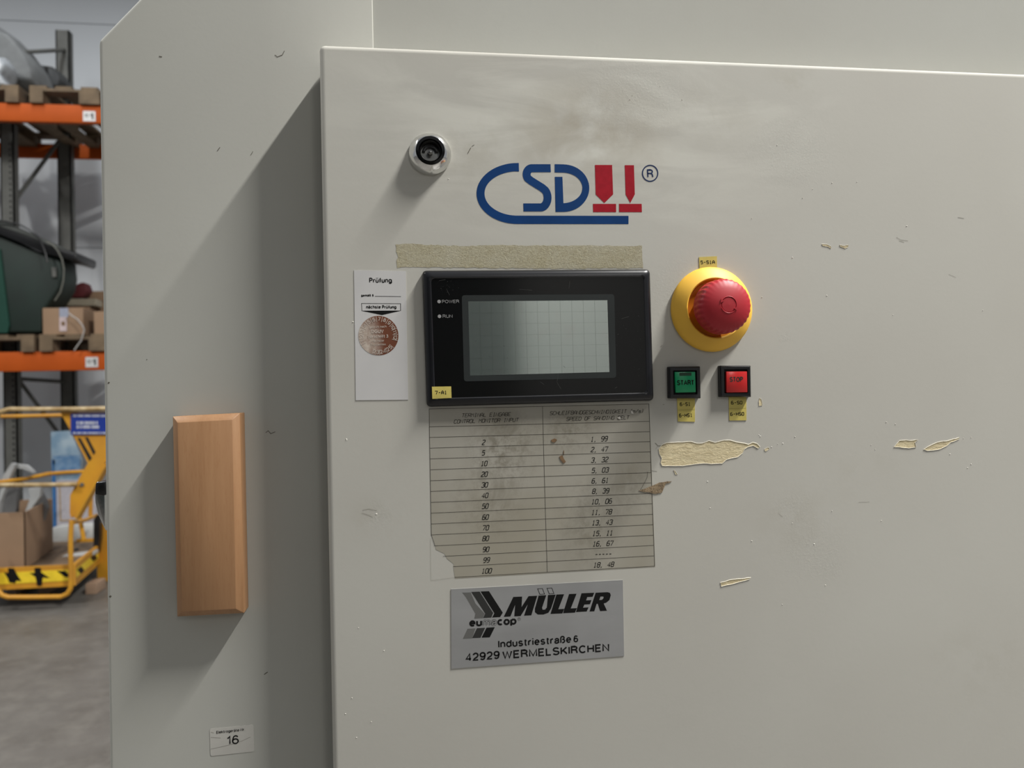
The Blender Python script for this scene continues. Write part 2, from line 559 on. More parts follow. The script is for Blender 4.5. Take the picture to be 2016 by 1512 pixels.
def stroke_text(mb, text, uv0, uv1, hpx, wpx, slant=0.25, Y=0.0, frac=0.66):
    """uv0/uv1: baseline ends in the photograph; the text is set between them on the plane y = Y"""
    a, b = W(*uv0, Y), W(*uv1, Y)
    d = b - a
    xd = d.normalized()
    yd = Vector((-xd.z, 0, xd.x))
    mm = (Y - CAM.y) / F
    h = hpx * mm
    adv = d.length / (len(text) - 1 + frac)
    for i, ch in enumerate(text):
        for st in GL[ch]:
            pts = []
            for (x, y) in st:
                pts.append(a + xd * (i * adv + x / 4 * adv * frac + slant * y / 6 * h) + yd * (y / 6 * h))
            ribbon(mb, pts, wpx * mm)


def E_(cx, cy, rx, ry, a0, a1, n=10):
    return [(cx + rx * math.cos(math.radians(a0 + (a1 - a0) * i / n)), cy + ry * math.sin(math.radians(a0 + (a1 - a0) * i / n))) for i in range(n + 1)]


X_ = 0.72
O_ = E_(.27, X_ / 2, .27, X_ / 2, 90, 450, 20)
SANS = {
    'A': (.70, [[(0, 0), (.35, 1), (.70, 0)], [(.12, .33), (.58, .33)]]),
    'B': (.58, [[(0, .53), (.32, .53)] + E_(.34, .765, .22, .235, -90, 90) + [(0, 1), (0, 0), (.32, 0)] + E_(.34, .265, .25, .265, -90, 90)]),
    'C': (.66, [E_(.35, .5, .35, .5, 42, 318, 18)]),
    'D': (.64, [[(0, 0), (0, 1), (.24, 1)] + E_(.24, .5, .40, .5, 90, -90, 14) + [(0, 0)]]),
    'E': (.54, [[(.54, 1), (0, 1), (0, 0), (.54, 0)], [(0, .52), (.48, .52)]]),
    'F': (.50, [[(.52, 1), (0, 1), (0, 0)], [(0, .5), (.44, .5)]]),
    'G': (.70, [E_(.35, .5, .35, .5, 42, 325, 18) + [(.68, .28), (.68, .46), (.38, .46)]]),
    'H': (.60, [[(0, 0), (0, 1)], [(.60, 0), (.60, 1)], [(0, .52), (.60, .52)]]),
    'I': (.0, [[(0, 0), (0, 1)]]),
    'K': (.60, [[(0, 0), (0, 1)], [(.58, 1), (.02, .36)], [(.20, .56), (.62, 0)]]),
    'L': (.48, [[(0, 1), (0, 0), (.48, 0)]]),
    'M': (.74, [[(0, 0), (0, 1), (.37, .05), (.74, 1), (.74, 0)]]),
    'N': (.60, [[(0, 0), (0, 1), (.60, 0), (.60, 1)]]),
    'O': (.74, [E_(.37, .5, .37, .5, 90, 450, 24)]),
    'P': (.56, [[(0, 0), (0, 1), (.32, 1)] + E_(.32, .74, .24, .26, 90, -90) + [(0, .48)]]),
    'R': (.60, [[(0, 0), (0, 1), (.33, 1)] + E_(.33, .76, .24, .24, 90, -90) + [(0, .52)], [(.30, .52), (.46, .46), (.54, .34), (.60, 0)]]),
    'S': (.60, [E_(.30, .75, .28, .25, 20, 250, 14) + [(.38, .46)] + E_(.30, .25, .30, .25, 50, -162, 14)]),
    'T': (.58, [[(0, 1), (.58, 1)], [(.29, 1), (.29, 0)]]),
    'U': (.60, [[(0, 1)] + E_(.30, .30, .30, .30, 180, 360, 12) + [(.60, 1)]]),
    'V': (.64, [[(0, 1), (.32, 0), (.64, 1)]]),
    'W': (.92, [[(0, 1), (.23, 0), (.46, .95), (.69, 0), (.92, 1)]]),
    'Z': (.56, [[(0, 1), (.56, 1), (0, 0), (.56, 0)]]),
    'a': (.50, [[(.02, .50)] + E_(.25, .50, .22, .22, 165, 0) + [(.47, .10), (.52, 0)], [(.47, .42), (.22, .38)] + E_(.20, .19, .20, .19, 90, 270) + [(.30, .01), (.47, .16)]]),
    'b': (.54, [[(0, 1), (0, 0)], O_]),
    'c': (.48, [E_(.26, X_ / 2, .26, X_ / 2, 48, 312, 14)]),
    'd': (.54, [[(.54, 1), (.54, 0)], O_]),
    'e': (.52, [[(.02, .37), (.51, .37)] + E_(.26, X_ / 2, .26, X_ / 2, 0, 315, 16)]),
    'f': (.28, [[(.14, 0), (.14, .82)] + E_(.30, .82, .16, .18, 180, 90, 5), [(0, X_), (.30, X_)]]),
    'g': (.54, [O_, [(.54, X_), (.54, -.05)] + E_(.27, -.05, .27, .22, 0, -160, 10)]),
    'h': (.50, [[(0, 0), (0, 1)], [(0, .44)] + E_(.25, .47, .25, .25, 170, 0) + [(.50, 0)]]),
    'i': (.0, [[(0, 0), (0, X_)], [(0, .90), (0, 1.04)]]),
    'k': (.46, [[(0, 0), (0, 1)], [(.44, X_), (.02, .28)], [(.15, .42), (.48, 0)]]),
    'l': (.0, [[(0, 0), (0, 1)]]),
    'm': (.80, [[(0, 0), (0, X_)], [(0, .46)] + E_(.20, .52, .20, .20, 170, 0, 8) + [(.40, 0)], [(.40, .46)] + E_(.60, .52, .20, .20, 170, 0, 8) + [(.80, 0)]]),
    'n': (.48, [[(0, 0), (0, X_)], [(0, .44)] + E_(.24, .48, .24, .24, 170, 0) + [(.48, 0)]]),
    'o': (.54, [O_]),
    'p': (.54, [[(0, X_), (0, -.27)], O_]),
    'r': (.28, [[(0, 0), (0, X_)], [(0, .40), (.06, .58), (.16, .69), (.30, .72)]]),
    's': (.46, [E_(.23, .535, .21, .185, 20, 250, 10) + [(.30, .34)] + E_(.23, .185, .23, .185, 50, -160, 10)]),
    't': (.26, [[(.12, .94), (.12, .14), (.17, .02), (.28, .0)], [(0, X_), (.28, X_)]]),
    'u': (.48, [[(0, X_)] + E_(.24, .24, .24, .24, 180, 355, 10), [(.48, 0), (.48, X_)]]),
    'z': (.42, [[(0, X_), (.42, X_), (0, 0), (.42, 0)]]),
    'ä': (.50, None), 'ü': (.48, None), 'Ä': (.70, None),
    'ß': (.50, [[(0, 0), (0, .74)] + E_(.22, .76, .22, .24, 180, -70, 12) + [(.18, .54)], [(.20, .54)] + E_(.22, .27, .28, .27, 80, -100, 12)]),
    '§': (.40, [E_(.20, .85, .18, .15, 10, 250, 8) + E_(.20, .50, .20, .18, 60, -60, 6), E_(.20, .15, .18, .15, -170, 70, 8) + E_(.20, .50, .20, .18, 240, 120, 6)]),
    '0': (.54, [E_(.27, .5, .27, .5, 90, 450, 20)]),
    '1': (.30, [[(.02, .74), (.14, .80), (.26, 1), (.26, 0)]]),
    '2': (.54, [E_(.27, .71, .26, .29, 170, -25, 12) + [(.40, .42), (.10, .18), (0, 0), (.54, 0)]]),
    '3': (.54, [E_(.26, .77, .23, .23, 165, -90, 12) + [(.20, .54)], [(.26, .54)] + E_(.27, .27, .27, .27, 90, -165, 14)]),
    '4': (.56, [[(.42, 0), (.42, 1), (0, .25), (.56, .25)]]),
    '5': (.54, [[(.50, 1), (.10, 1), (.04, .50)] + E_(.27, .31, .27, .31, 130, -160, 16)]),
    '6': (.54, [E_(.29, .70, .24, .30, 30, 150, 8) + [(0, .45)] + E_(.27, .30, .27, .30, 180, 535, 20)]),
    '7': (.52, [[(0, 1), (.52, 1), (.32, .55), (.20, 0)]]),
    '8': (.54, [E_(.27, .77, .22, .23, -90, 270, 16), E_(.27, .27, .27, .27, 90, 450, 18)]),
    '9': (.54, [E_(.25, .30, .24, .30, 210, 330, 8) + [(.54, .55)] + E_(.27, .70, .27, .30, 0, 355, 20)]),
    '-': (.26, [[(0, .38), (.26, .38)]]),
    '.': (.0, [[(0, 0), (0, .10)]]),
    ' ': (.14, []),
}
for ch, b_ in (('ä', 'a'), ('ü', 'u'), ('Ä', 'A')):
    w_, st_ = SANS[b_]
    t_ = .12 if b_ == 'A' else 0
    SANS[ch] = (w_, st_ + [[(w_ * .22, .96 + t_), (w_ * .22, 1.08 + t_)], [(w_ * .78, .96 + t_), (w_ * .78, 1.08 + t_)]])


def sans_layout(text, sw, track):
    """strokes in units of cap height; sw = stroke width; returns strokes and total width"""
    x = 0
    out = []
    for ch in text:
        w, sts = SANS[ch]
        for st in sts:
            out.append([(x + sw / 2 + px, sw / 2 + py * (1 - sw)) for px, py in st])
        x += w + sw + track
    return out, x - track


def font_text(mb, text, uv0, uv1, hpx, Y=0.0, bold=0.14, shear=0.0, track=0.10):
    """sans lettering whose ink spans uv0..uv1 along its baseline; hpx = cap height, bold = stroke width / cap height"""
    sts, L0 = sans_layout(text, bold, track)
    a, b = W(*uv0, Y), W(*uv1, Y)
    d = b - a
    xd = d.normalized()
    yd = Vector((-xd.z, 0, xd.x))
    h = hpx * (Y - CAM.y) / F
    kx = d.length / L0
    for st in sts:
        ribbon(mb, [a + xd * (x * kx + shear * y * h) + yd * (y * h) for x, y in st], bold * h)


def label_plate(name, quad, Y, th, mat, parent=None, origin=None, corner=0.0, **props):
    """sheet with the four pixel corners given (tl, tr, br, bl) lying on plane y = Y, thickness th towards the viewer"""
    P = px_poly(quad, Y)
    if corner:
        out = []
        for i in range(4):
            p, a, b = P[i], P[i - 1], P[(i + 1) % 4]
            da, db = (a - p).normalized() * corner, (b - p).normalized() * corner
            for k in range(5):
                t = k / 4
                out.append(p + da * (1 - t) ** 2 + db * t ** 2)
        P = out
    mb = MB().prism(P, (0, -th, 0))
    return build(name, mb, mat, parent, origin=origin, **props)


# ================================================================== SETTING
M['concrete'] = m_concrete()
M['wall'] = simple('pale_blue_grey_wall_panel', (0.66, 0.69, 0.72), 0.7, 0, 0.06, 0.8)
M['wall_dark'] = simple('dark_hall_wall', (0.055, 0.07, 0.066), 0.7, 0, 0.15, 1.0)
M['reflector'] = simple('pale_reflector_slat', (0.62, 0.62, 0.60), 0.6, 0, 0.06, 2.0)
WALL_Y = 7.75
build('floor', MB().box(-14, 12, -16, WALL_Y + 0.2, -0.2, 0), M['concrete'], kind='structure')
wb = build('wall_back', MB().box(-14, 9, WALL_Y + 0.03, WALL_Y + 0.2, 0, 7.0), M['wall_dark'], kind='structure')
zz = [0.0, 1.31, 2.25, 3.17, 4.09, 5.03, 6.0, 7.0]
zrows = [0.0, W(100, 300, WALL_Y).z - 1.0, W(100, 300, WALL_Y).z, W(60, 42, WALL_Y).z, 6.0, 7.0]
for i in range(5):
    for j in range(3):
        x0 = -8.0 + j * 3.4
        build('panel', MB().box(x0 + 0.004, x0 + 3.4 - 0.004, WALL_Y, WALL_Y + 0.03, zrows[i] + 0.004, zrows[i + 1] - 0.004), M['wall'], parent=wb)
wf = build('wall_front', MB().box(-14, 2.45, -16.0, -15.9, 0, 7.0).box(7.6, 12, -16.0, -15.9, 0, 7.0).box(2.45, 7.6, -16.0, -15.9, 4.6, 7.0), M['wall_dark'], kind='structure')
gt = build('reflector_panel', MB().box(2.45, 7.6, -15.98, -15.93, 0, 4.6), M['wall_dark'], kind='structure')  # unseen slatted panel, added as the bright reflection in the terminal screen
for i in range(12):
    build('slat', MB().box(2.47, 7.58, -15.93, -15.90, i * 0.383 + 0.006, i * 0.383 + 0.377), M['reflector'], parent=gt)

# ================================================================== MACHINE
BY = 0.035
xl = W(205, 800, BY).x - 0.0004
cab = thing('machine_cabinet', (0.2, 0.4, 0), 'large light grey machine housing with chamfered upper left corner behind the control door', 'cabinet')
c0 = W(197, 79, BY)
c1 = W(273, 0, BY)
dirc = (c1 - c0).normalized()
ctop = c0 + dirc * 0.16
xs = W(734, 40, BY).x
front = [(xl, BY, 0.02), (xl, BY, c0.z), (ctop.x, BY, ctop.z), (xs, BY, ctop.z), (xs, BY, 0.02)]
build('side_panel', MB().prism(front, (0, 0.9, 0)), M['paint_body'], cab, bevel=0.0034, bseg=5, fine=(xs, 0.0011))
build('upper_panel', MB().box(xs, 1.1, BY + 0.0014, BY + 0.9, 0.02, ctop.z), M['paint_body'], cab)
build('base_frame', MB().box(xl + 0.02, 1.08, BY + 0.03, BY + 0.88, 0.0, 0.02), M['black'], cab)
# clamp lever sticking out of the cabinet side
lv = MB()
ly = 0.16
pl = px_poly([(189, 949), (208, 949), (208, 1046), (203, 1036), (192, 1012), (187, 990), (186, 972)], ly)
lv.prism(pl, (0, 0.03, 0))
build('clamp_lever', lv, M['steel'], cab, bevel=0.003, bseg=3, label='dark metal clamp lever')
lg = MB().prism(px_poly([(187, 950), (210, 948), (210, 973), (203, 977), (186, 974)], ly - 0.004), (0, 0.04, 0))
build('lever_pivot', lg, M['black'], cab, bevel=0.002)
# small marks on the housing
mk = MB()
for (pts, w) in (([(541, 108), (546, 112), (556, 108), (560, 100)], 1.2), ([(523, 852), (528, 848), (533, 854), (542, 850)], 1.0), ([(520, 1328), (527, 1323)], 1.6), ([(313, 111), (319, 112)], 1.8), ([(433, 290), (428, 297)], 1.2), ([(498, 298), (494, 305)], 1.0)):
    ribbon(mk, px_poly(pts, BY - 0.00015), w * 0.575 / F)
for (u, v, r) in ((289, 708, 1.2), (217, 1175, 3), (214, 754, 2.4)):
    mk.add([W(u - r, v, BY - 0.00015), W(u, v + r * 0.7, BY - 0.00015), W(u + r, v - r * 0.4, BY - 0.00015), W(u, v - r, BY - 0.00015)], [(0, 1, 2, 3)])
build('scuff_mark', mk, M['dark_scratch'], cab, kind='stuff')

# control door
xd0 = W(640, 800).x
ztop = 1.5037
DO = Vector((0.4, 0.018, 0.8))
M['paint_door'] = paint('grey_door_paint', PAINT, True, DO)
door = thing('control_door', DO, 'light grey sheet metal control door standing proud of the machine housing', 'door')
dm = MB()
xdl = (W(628, 86).x + W(654.5, 1512).x) / 2
dm.box(xdl, 0.98, 0, 0.034, 0.15, ztop)
build('door_leaf', dm, M['paint_door'], door, bevel=0.0042, bseg=5)

M['cream2'] = m_cream()
M['tape'] = m_tape()


def jag(pts, amp, n):
    out = []
    for i in range(len(pts)):
        a, b = Vector((*pts[i], 0)), Vector((*pts[(i + 1) % len(pts)], 0))
        k = max(1, int((b - a).length / n))
        for j in range(k):
            p = a.lerp(b, j / k)
            out.append((p.x + random.uniform(-amp, amp), p.y + random.uniform(-amp, amp)))
    return out


# flaked paint patches: cream ground with a raised broken paint edge
def patch(pts, top_edge=True, amp=0.8, n=5):
    j = jag(pts, amp, n)
    o = build('bare_patch', MB().plate([px_poly(j, -0.00006)], (0, -0.00006, 0)), M['cream2'], door)
    e = MB()
    loop = px_poly(j, -0.0002)
    sz = max((p - loop[0]).length for p in loop)
    e.tube(loop, 0.00024 if sz > 0.02 else 0.00010, 5, closed=True)
    build('flaked_edge', e, M['cream_edge'], o)
    return o


patch([(1297, 884), (1303, 876), (1312, 872), (1350, 870), (1360, 869), (1372, 873), (1382, 873), (1396, 868), (1408, 871), (1424, 867), (1438, 867), (1448, 870), (1466, 873), (1473, 875), (1482, 871), (1490, 873), (1496, 880), (1492, 883), (1483, 877), (1473, 880), (1466, 884), (1462, 892), (1452, 900), (1440, 902), (1430, 905), (1422, 912), (1400, 913), (1385, 912), (1360, 915), (1345, 917), (1303, 917), (1301, 911), (1303, 902), (1298, 893)], amp=0.35, n=7)
patch([(1761, 880), (1770, 867), (1790, 867), (1808, 866), (1802, 872), (1804, 881), (1790, 883), (1778, 881)], amp=0.8, n=6)
patch([(1819, 885), (1832, 876), (1850, 870), (1870, 867), (1888, 861), (1889, 864), (1872, 871), (1864, 877), (1850, 884), (1838, 887), (1826, 887)], amp=0.6, n=6)
patch([(1418, 1147), (1436, 1142), (1478, 1137), (1476, 1140), (1440, 1150), (1420, 1154)], amp=0.5, n=8)
patch([(1495, 784), (1499, 786), (1501, 798), (1494, 799), (1494, 790)], amp=0.3, n=6)
patch([(1618, 481), (1628, 481), (1636, 485), (1636, 489), (1630, 486), (1620, 484)], amp=0.4, n=6)
patch([(1653, 482), (1660, 484), (1670, 482), (1670, 486), (1664, 489), (1654, 485)], amp=0.4, n=6)
patch([(1505, 884), (1512, 881), (1515, 884), (1509, 888), (1506, 888)], amp=0.3, n=6)
patch([(1326, 925), (1329, 927), (1334, 934), (1330, 934)], amp=0.3, n=6)
fl = MB()
spec = [(1494, 856), (1497, 859), (1519, 880), (1531, 874), (1541, 873), (682, 866), (682, 864), (695, 634), (741, 1012), (1745, 831), (1763, 835), (1715, 876), (1723, 885), (1600, 372), (1638, 360), (1687, 358), (1343, 196), (1300, 170), (1245, 188), (1240, 196), (1530, 286), (1480, 430), (1560, 507), (1500, 585), (1758, 620), (1935, 611), (1628, 582), (1785, 445), (1912, 861), (1897, 863), (1590, 1070), (1603, 1071), (1638, 1006), (1480, 1065), (1560, 1030), (706, 1236), (756, 1281), (731, 1421), (702, 1452), (693, 1374), (680, 1405), (1398, 1000), (1393, 948), (1580, 390), (1565, 860), (1870, 894), (1912, 914), (1905, 921), (1540, 1190), (1625, 1152), (1735, 1025), (883, 352), (868, 300 + 260)]
rs = random.Random(3)
for (u, v) in spec:
    r = rs.uniform(0.7, 1.6)
    c = W(u, v, 0)
    k = []
    nn = 6
    for i in range(nn):
        q = i * 2 * math.pi / nn
        rr = r * rs.uniform(0.6, 1.2) * 0.00037
        k.append(c + Vector((rr * math.cos(q) * 1.2, 0, rr * math.sin(q))))
    apex = c + Vector((0, -0.0004, 0))
    fl.add(k + [apex], [[i, (i + 1) % nn, nn] for i in range(nn)])
build('paint_fleck', fl, M['white_fleck'], door, kind='stuff')
sc = MB()
for (pts, w) in (([(921, 302), (924, 296), (927, 291)], 1.3), ([(929, 288), (934, 285)], 0.7), ([(1290, 872), (1296, 878), (1304, 877), (1312, 875)], 0.8), ([(1291, 884), (1296, 877)], 0.8), ([(1268, 855 + 74), (1280, 926), (1294, 928)], 0.8), ([(1275, 929), (1274, 940), (1268, 952), (1260, 966)], 1.0), ([(714, 1004), (726, 1002), (742, 1005)], 0.8), ([(712, 1010), (720, 1012), (734, 1018)], 0.8), ([(1300, 683), (1304, 680)], 1.0), ([(1305, 797), (1308, 796)], 1.5), ([(1765, 467), (1773, 472), (1788, 474)], 0.8), ([(1770, 474), (1780, 477)], 0.8), ([(1886, 428), (1898, 430)], 1.0), ([(1868, 540), (1882, 546)], 0.6), ([(1690, 989), (1712, 988)], 0.5), ([(1532, 1010), (1541, 1018)], 0.5)):
    ribbon(sc, px_poly(pts, -0.00012), w * 0.54 / F)
build('scratch', sc, M['faint_scratch'], door, kind='stuff')
sc = MB()
for (pts, w) in (([(921, 302), (924, 296), (927, 291)], 1.3), ([(929, 288), (934, 285)], 0.8), ([(1275, 929), (1274, 940), (1268, 952), (1260, 966)], 0.9), ([(1290, 872), (1296, 878), (1304, 877), (1312, 875)], 0.8)):
    ribbon(sc, px_poly(pts, -0.00016), w * 0.54 / F)
build('scratch', sc, M['dark_scratch'], door, kind='stuff')
# torn brown glue remnant beside the table
gl = MB().plate([px_poly(jag([(1258, 966), (1282, 957), (1298, 950), (1313, 947), (1322, 948), (1310, 953), (1307, 962), (1304, 970), (1290, 972), (1270, 968)], 0.8, 6), -0.0002)], (0, -0.00025, 0))
build('glue_remnant', gl, simple('brown_glue_crust', (0.30, 0.22, 0.13), 0.7, 0, 0.5, 500, 0.5, col2=(0.13, 0.09, 0.05)), door, label='brown crusted glue remnant')

# tape residue above the terminal
tp = jag([(779, 481), (800, 480), (900, 484), (1010, 483), (1265, 484), (1264, 505), (1266, 528), (1100, 529), (900, 527), (800, 526), (781, 527), (780, 518), (783, 506), (780, 494)], 1.1, 6)
tape = build('tape_residue', MB().plate([[p - Vector((0, 0, 0)) for p in px_poly(tp, -0.00003)]], (0, -0.00009, 0)), M['tape'], origin=(0, 0, 0),
             label='beige fuzzy strip of old tape glue above the black terminal', category='tape mark')


# ------------------------------------------------------------------ cam lock
lc = W(845.5, 300.5, 0)
lk = thing('cam_lock', lc, 'round shiny steel key lock at the upper left of the control door', 'lock')
cc = W(847, 299, -0.006)
cc.y = 0


def facet(j, q):
    return 1.0 + (0.022 * math.cos(q * 5 + 1.0) + 0.012 * math.cos(q * 13)) * (1 if j == 3 else (0.25 if j == 2 else 0))


build('ring', MB().lathe(cc, [(0.0152, 0), (0.0155, 0.0010), (0.0152, 0.0020), (0.0112, 0.0088), (0.0104, 0.0092), (0.0104, 0.003)], 64, facet, cap=False), M['steel'], lk, smooth=True)
build('collar', MB().lathe(cc, [(0.0103, 0.004), (0.0103, 0.0090), (0.0084, 0.0094), (0.0080, 0.0086), (0.0080, 0.003)], 48, cap=False), M['gloss_black'], lk, smooth=True)
build('cup', MB().lathe(cc, [(0.0079, 0.0076), (0.0074, 0.0084), (0.0070, 0.0076), (0.0066, 0.002), (0.0001, 0.002)], 48, cap=True), M['steel_dark'], lk, smooth=True)
arc = MB()
r0, r1 = 0.0038, 0.0060
n = 16
vs = [(cc + Vector((r1 * math.cos(q), -0.0040, r1 * math.sin(q)))) for q in [math.radians(8 + 164 * i / n) for i in range(n + 1)]]
vs += [(cc + Vector((r0 * math.cos(q), -0.0040, r0 * math.sin(q)))) for q in [math.radians(172 - 164 * i / n) for i in range(n + 1)]]
arc.prism(vs, (0, 0.0022, 0))
build('key_guide', arc, M['bezel'], lk, bevel=0.0003)
build('center_pin', MB().lathe(cc, [(0.0019, 0.002), (0.0019, 0.0062), (0.0013, 0.0066), (0.0001, 0.0066)], 24), M['steel_dark'], lk, smooth=True)

# ------------------------------------------------------------------ company logo decal (three letters, two presses)
LY = -0.00012


def z6(x, y):
    return (900 + x / 4.582, 280 + y / 4.582)


def Z(pts, Y=LY):
    return [W(*z6(x, y), Y) for x, y in pts]


lo = thing('logo_decal', W(1100, 380, 0), 'blue lettered logo decal with two red arrows on the door above the terminal', 'decal')
SD = (0, 0.00006, 0)


def arcp(cx, cy, rx, ry, a0, a1, n=28):
    return [(cx + rx * math.cos(math.radians(a0 + (a1 - a0) * i / n)), cy + ry * math.sin(math.radians(a0 + (a1 - a0) * i / n))) for i in range(n + 1)]


outer = [(556, 187)] + arcp(545, 462, 370, 275, -95, -270, 40) + [(1546, 738), (1546, 664)]
inner = arcp(545, 462, 298, 200, -270, -95, 40) + [(558, 264)]
build('letter', MB().plate([Z(outer + inner)], SD), M['blue'], lo)
# S
Sp = [(844, 234)] + arcp(676, 290, 49, 56, -95, -220, 12) + [(668, 349), (768, 411)] + arcp(752, 500, 64, 88, -50, 90, 14) + [(598, 588)]
sm = MB()
ribbon(sm, Z(Sp), 74 / 4.582 * 0.54 / F)
build('letter', sm, M['blue'], lo)
Dp = [(880, 198), (955, 199)] + arcp(958, 414, 234, 214, -88, 88, 28) + [(888, 629), (881, 312), (950, 312), (959, 550)] + arcp(952, 412, 178, 138, 84, -88, 24) + [(880, 272)]
build('letter', MB().plate([Z(Dp)], SD), M['blue'], lo)
for pts in ([(1243, 205), (1398, 205), (1407, 470), (1328, 548), (1250, 472)], [(1512, 207), (1595, 207), (1603, 470), (1562, 548), (1520, 472)]):
    build('arrow', MB().plate([Z(pts)], SD), M['red'], lo)
for pts in ([(1225, 556), (1434, 556), (1434, 630), (1227, 630)], [(1460, 556), (1665, 556), (1667, 630), (1461, 630)]):
    build('bar', MB().plate([Z(pts)], SD), M['red'], lo)
rg = MB()
rg.plate([Z(arcp(1741, 280, 74, 77, 0, 350, 35)), Z(arcp(1741, 280, 64, 67, 0, 350, 35))], SD)
font_text(rg, 'R', z6(1716, 320), z6(1772, 319), 79 / 4.582, LY, bold=0.15)
build('registered_mark', rg, M['navy'], lo)

# ------------------------------------------------------------------ white inspection sticker
ins = thing('inspection_sticker', W(750, 660, 0), 'white upright inspection sticker left of the black terminal', 'sticker')
BADGE_O = tuple(W(750, 660, 0))
label_plate('paper_sheet', [(697, 532), (799, 534), (803.5, 787), (700.5, 788)], -0.00005, 0.00025, M['paper'], ins)
t = MB()
IY = -0.00035


def z7(x, y):
    return (680 + x / 4.722, 500 + y / 4.722)


font_text(t, 'Prüfung', z7(222, 268), z7(432, 268), 46 / 4.722, IY, bold=0.19)
font_text(t, 'gemäß §', z7(146, 396), z7(262, 396), 22 / 4.722, IY, bold=0.24)
font_text(t, 'nächste Prüfung', z7(194, 508), z7(473, 508), 31 / 4.722, IY, bold=0.20)
ribbon(t, [W(*z7(275, 393), IY), W(*z7(517, 396), IY)], 0.0003)
build('lettering', t, M['ink'], ins)
t = MB()
bx = [z7(148, 458), z7(516, 460), z7(516, 529), z7(152, 530)]
bi = [z7(152, 462), z7(511, 464), z7(511, 526), z7(156, 527)]
t.plate([px_poly(bx, IY), px_poly(bi, IY)], SD)
t.plate([px_poly([z7(152, 529), z7(516, 528), z7(340, 568)], IY)], SD)
build('printed_arrow', t, M['ink'], ins)
M['badge'] = m_badge()
bc = W(*z7(308, 759), 0)
RB = 181 / 4.722 * 0.54 / F
bd = build('test_badge', MB().lathe(bc, [(RB, 0.0003), (RB, 0.0004), (0.0001, 0.0004)], 56), M['badge'], ins, label='round brown test badge with pale numbers')
t = MB()
BYY = -0.00052
pr = simple('badge_print', (0.55, 0.48, 0.42), 0.4)


def ringtext(mb, txt, ang, rad, size, flip=1):
    """short number set on the rim"""
    q = math.radians(ang)
    out = Vector((math.sin(q), 0, math.cos(q))) * flip
    tan = Vector((math.cos(q), 0, -math.sin(q))) * flip
    c = Vector((bc.x, BYY, bc.z)) + Vector((math.sin(q), 0, math.cos(q))) * rad
    sts, L = sans_layout(txt, 0.15, 0.08)
    for st in sts:
        ribbon(mb, [c + tan * ((x - L / 2) * size) + out * ((y - 0.5) * size) for x, y in st], 0.15 * size)


for i, tx in enumerate(['1', '2', '3', '4', '5', '6', '7', '8', '9', '10', '11', '12']):
    ringtext(t, tx, 3.5 + (i - 6) * 18.7, RB * 0.84, 0.0028)


for ang, tx in ((189, '23'), (166, '24'), (142, '25')):
    ringtext(t, tx, ang, RB * 0.83, 0.0030, -1)
for dg in [-118 + 18.7 * i for i in range(12)] + [106, 130, 154, 178, 200]:
    q = math.radians(dg)
    a = Vector((bc.x + math.sin(q) * RB * 0.70, BYY, bc.z + math.cos(q) * RB * 0.70))
    b = Vector((bc.x + math.sin(q) * RB * 0.98, BYY, bc.z + math.cos(q) * RB * 0.98))
    ribbon(t, [a, b], 0.0003)
font_text(t, 'geprüft nach', z7(222, 690), z7(382, 683), 20 / 4.722, BYY, bold=0.14)
font_text(t, 'DGUV', z7(242, 738), z7(356, 735), 34 / 4.722, BYY, bold=0.18)
font_text(t, 'Vorschrift 3', z7(206, 782), z7(398, 778), 30 / 4.722, BYY, bold=0.16)
font_text(t, 'Nächster', z7(248, 818), z7(362, 815), 20 / 4.722, BYY, bold=0.14)
font_text(t, 'Prüftermin', z7(236, 852), z7(376, 850), 20 / 4.722, BYY, bold=0.14)
build('badge_lettering', t, pr, bd)

# ------------------------------------------------------------------ touch terminal


def rrect(q, r, Y, n=6):
    P = px_poly(q, Y)
    out = []
    for i in range(4):
        p, a, b = P[i], P[i - 1], P[(i + 1) % 4]
        da, db = (a - p).normalized() * r, (b - p).normalized() * r
        for k in range(n):
            tt = k / (n - 1)
            out.append(p + da * (1 - tt) ** 2 + db * tt ** 2)
    return out


tm = thing('touch_terminal', W(1058, 660, 0), 'black framed touch screen terminal in the middle of the grey control door', 'terminal')
q0 = [(831, 534), (1277, 531.5), (1284.5, 788.5), (840, 801)]
fr = MB()
# bezel: stack of rounded outlines, rising and stepping in
A = rrect(q0, 0.0035, 0.0)
cen = sum(A, Vector((0, 0, 0))) / len(A)


def inset(loop, dx, y):
    c = sum(loop, Vector((0, 0, 0))) / len(loop)
    xs_ = [p.x for p in loop]
    zs_ = [p.z for p in loop]
    wx = (max(xs_) - min(xs_)) / 2
    wz = (max(zs_) - min(zs_)) / 2
    return [Vector((c.x + (p.x - c.x) * (wx - dx) / wx, y, c.z + (p.z - c.z) * (wz - dx) / wz)) for p in loop]


lv_ = [A, inset(A, 0.0, -0.0025), inset(A, 0.0006, -0.0042), inset(A, 0.0020, -0.0056), inset(A, 0.0042, -0.0062), inset(A, 0.0056, -0.0062), inset(A, 0.0062, -0.0056)]
n = len(A)
vs = [p for l in lv_ for p in l]
fs = []
for j in range(len(lv_) - 1):
    for k in range(n):
        fs.append([j * n + k, j * n + (k + 1) % n, (j + 1) * n + (k + 1) % n, (j + 1) * n + k])
fr.add(vs, fs)
build('bezel', fr, M['bezel'], tm, smooth=True)
FY = -0.0056


def z8(x, y):
    return (800 + x / 3.877, 460 + y / 3.877)


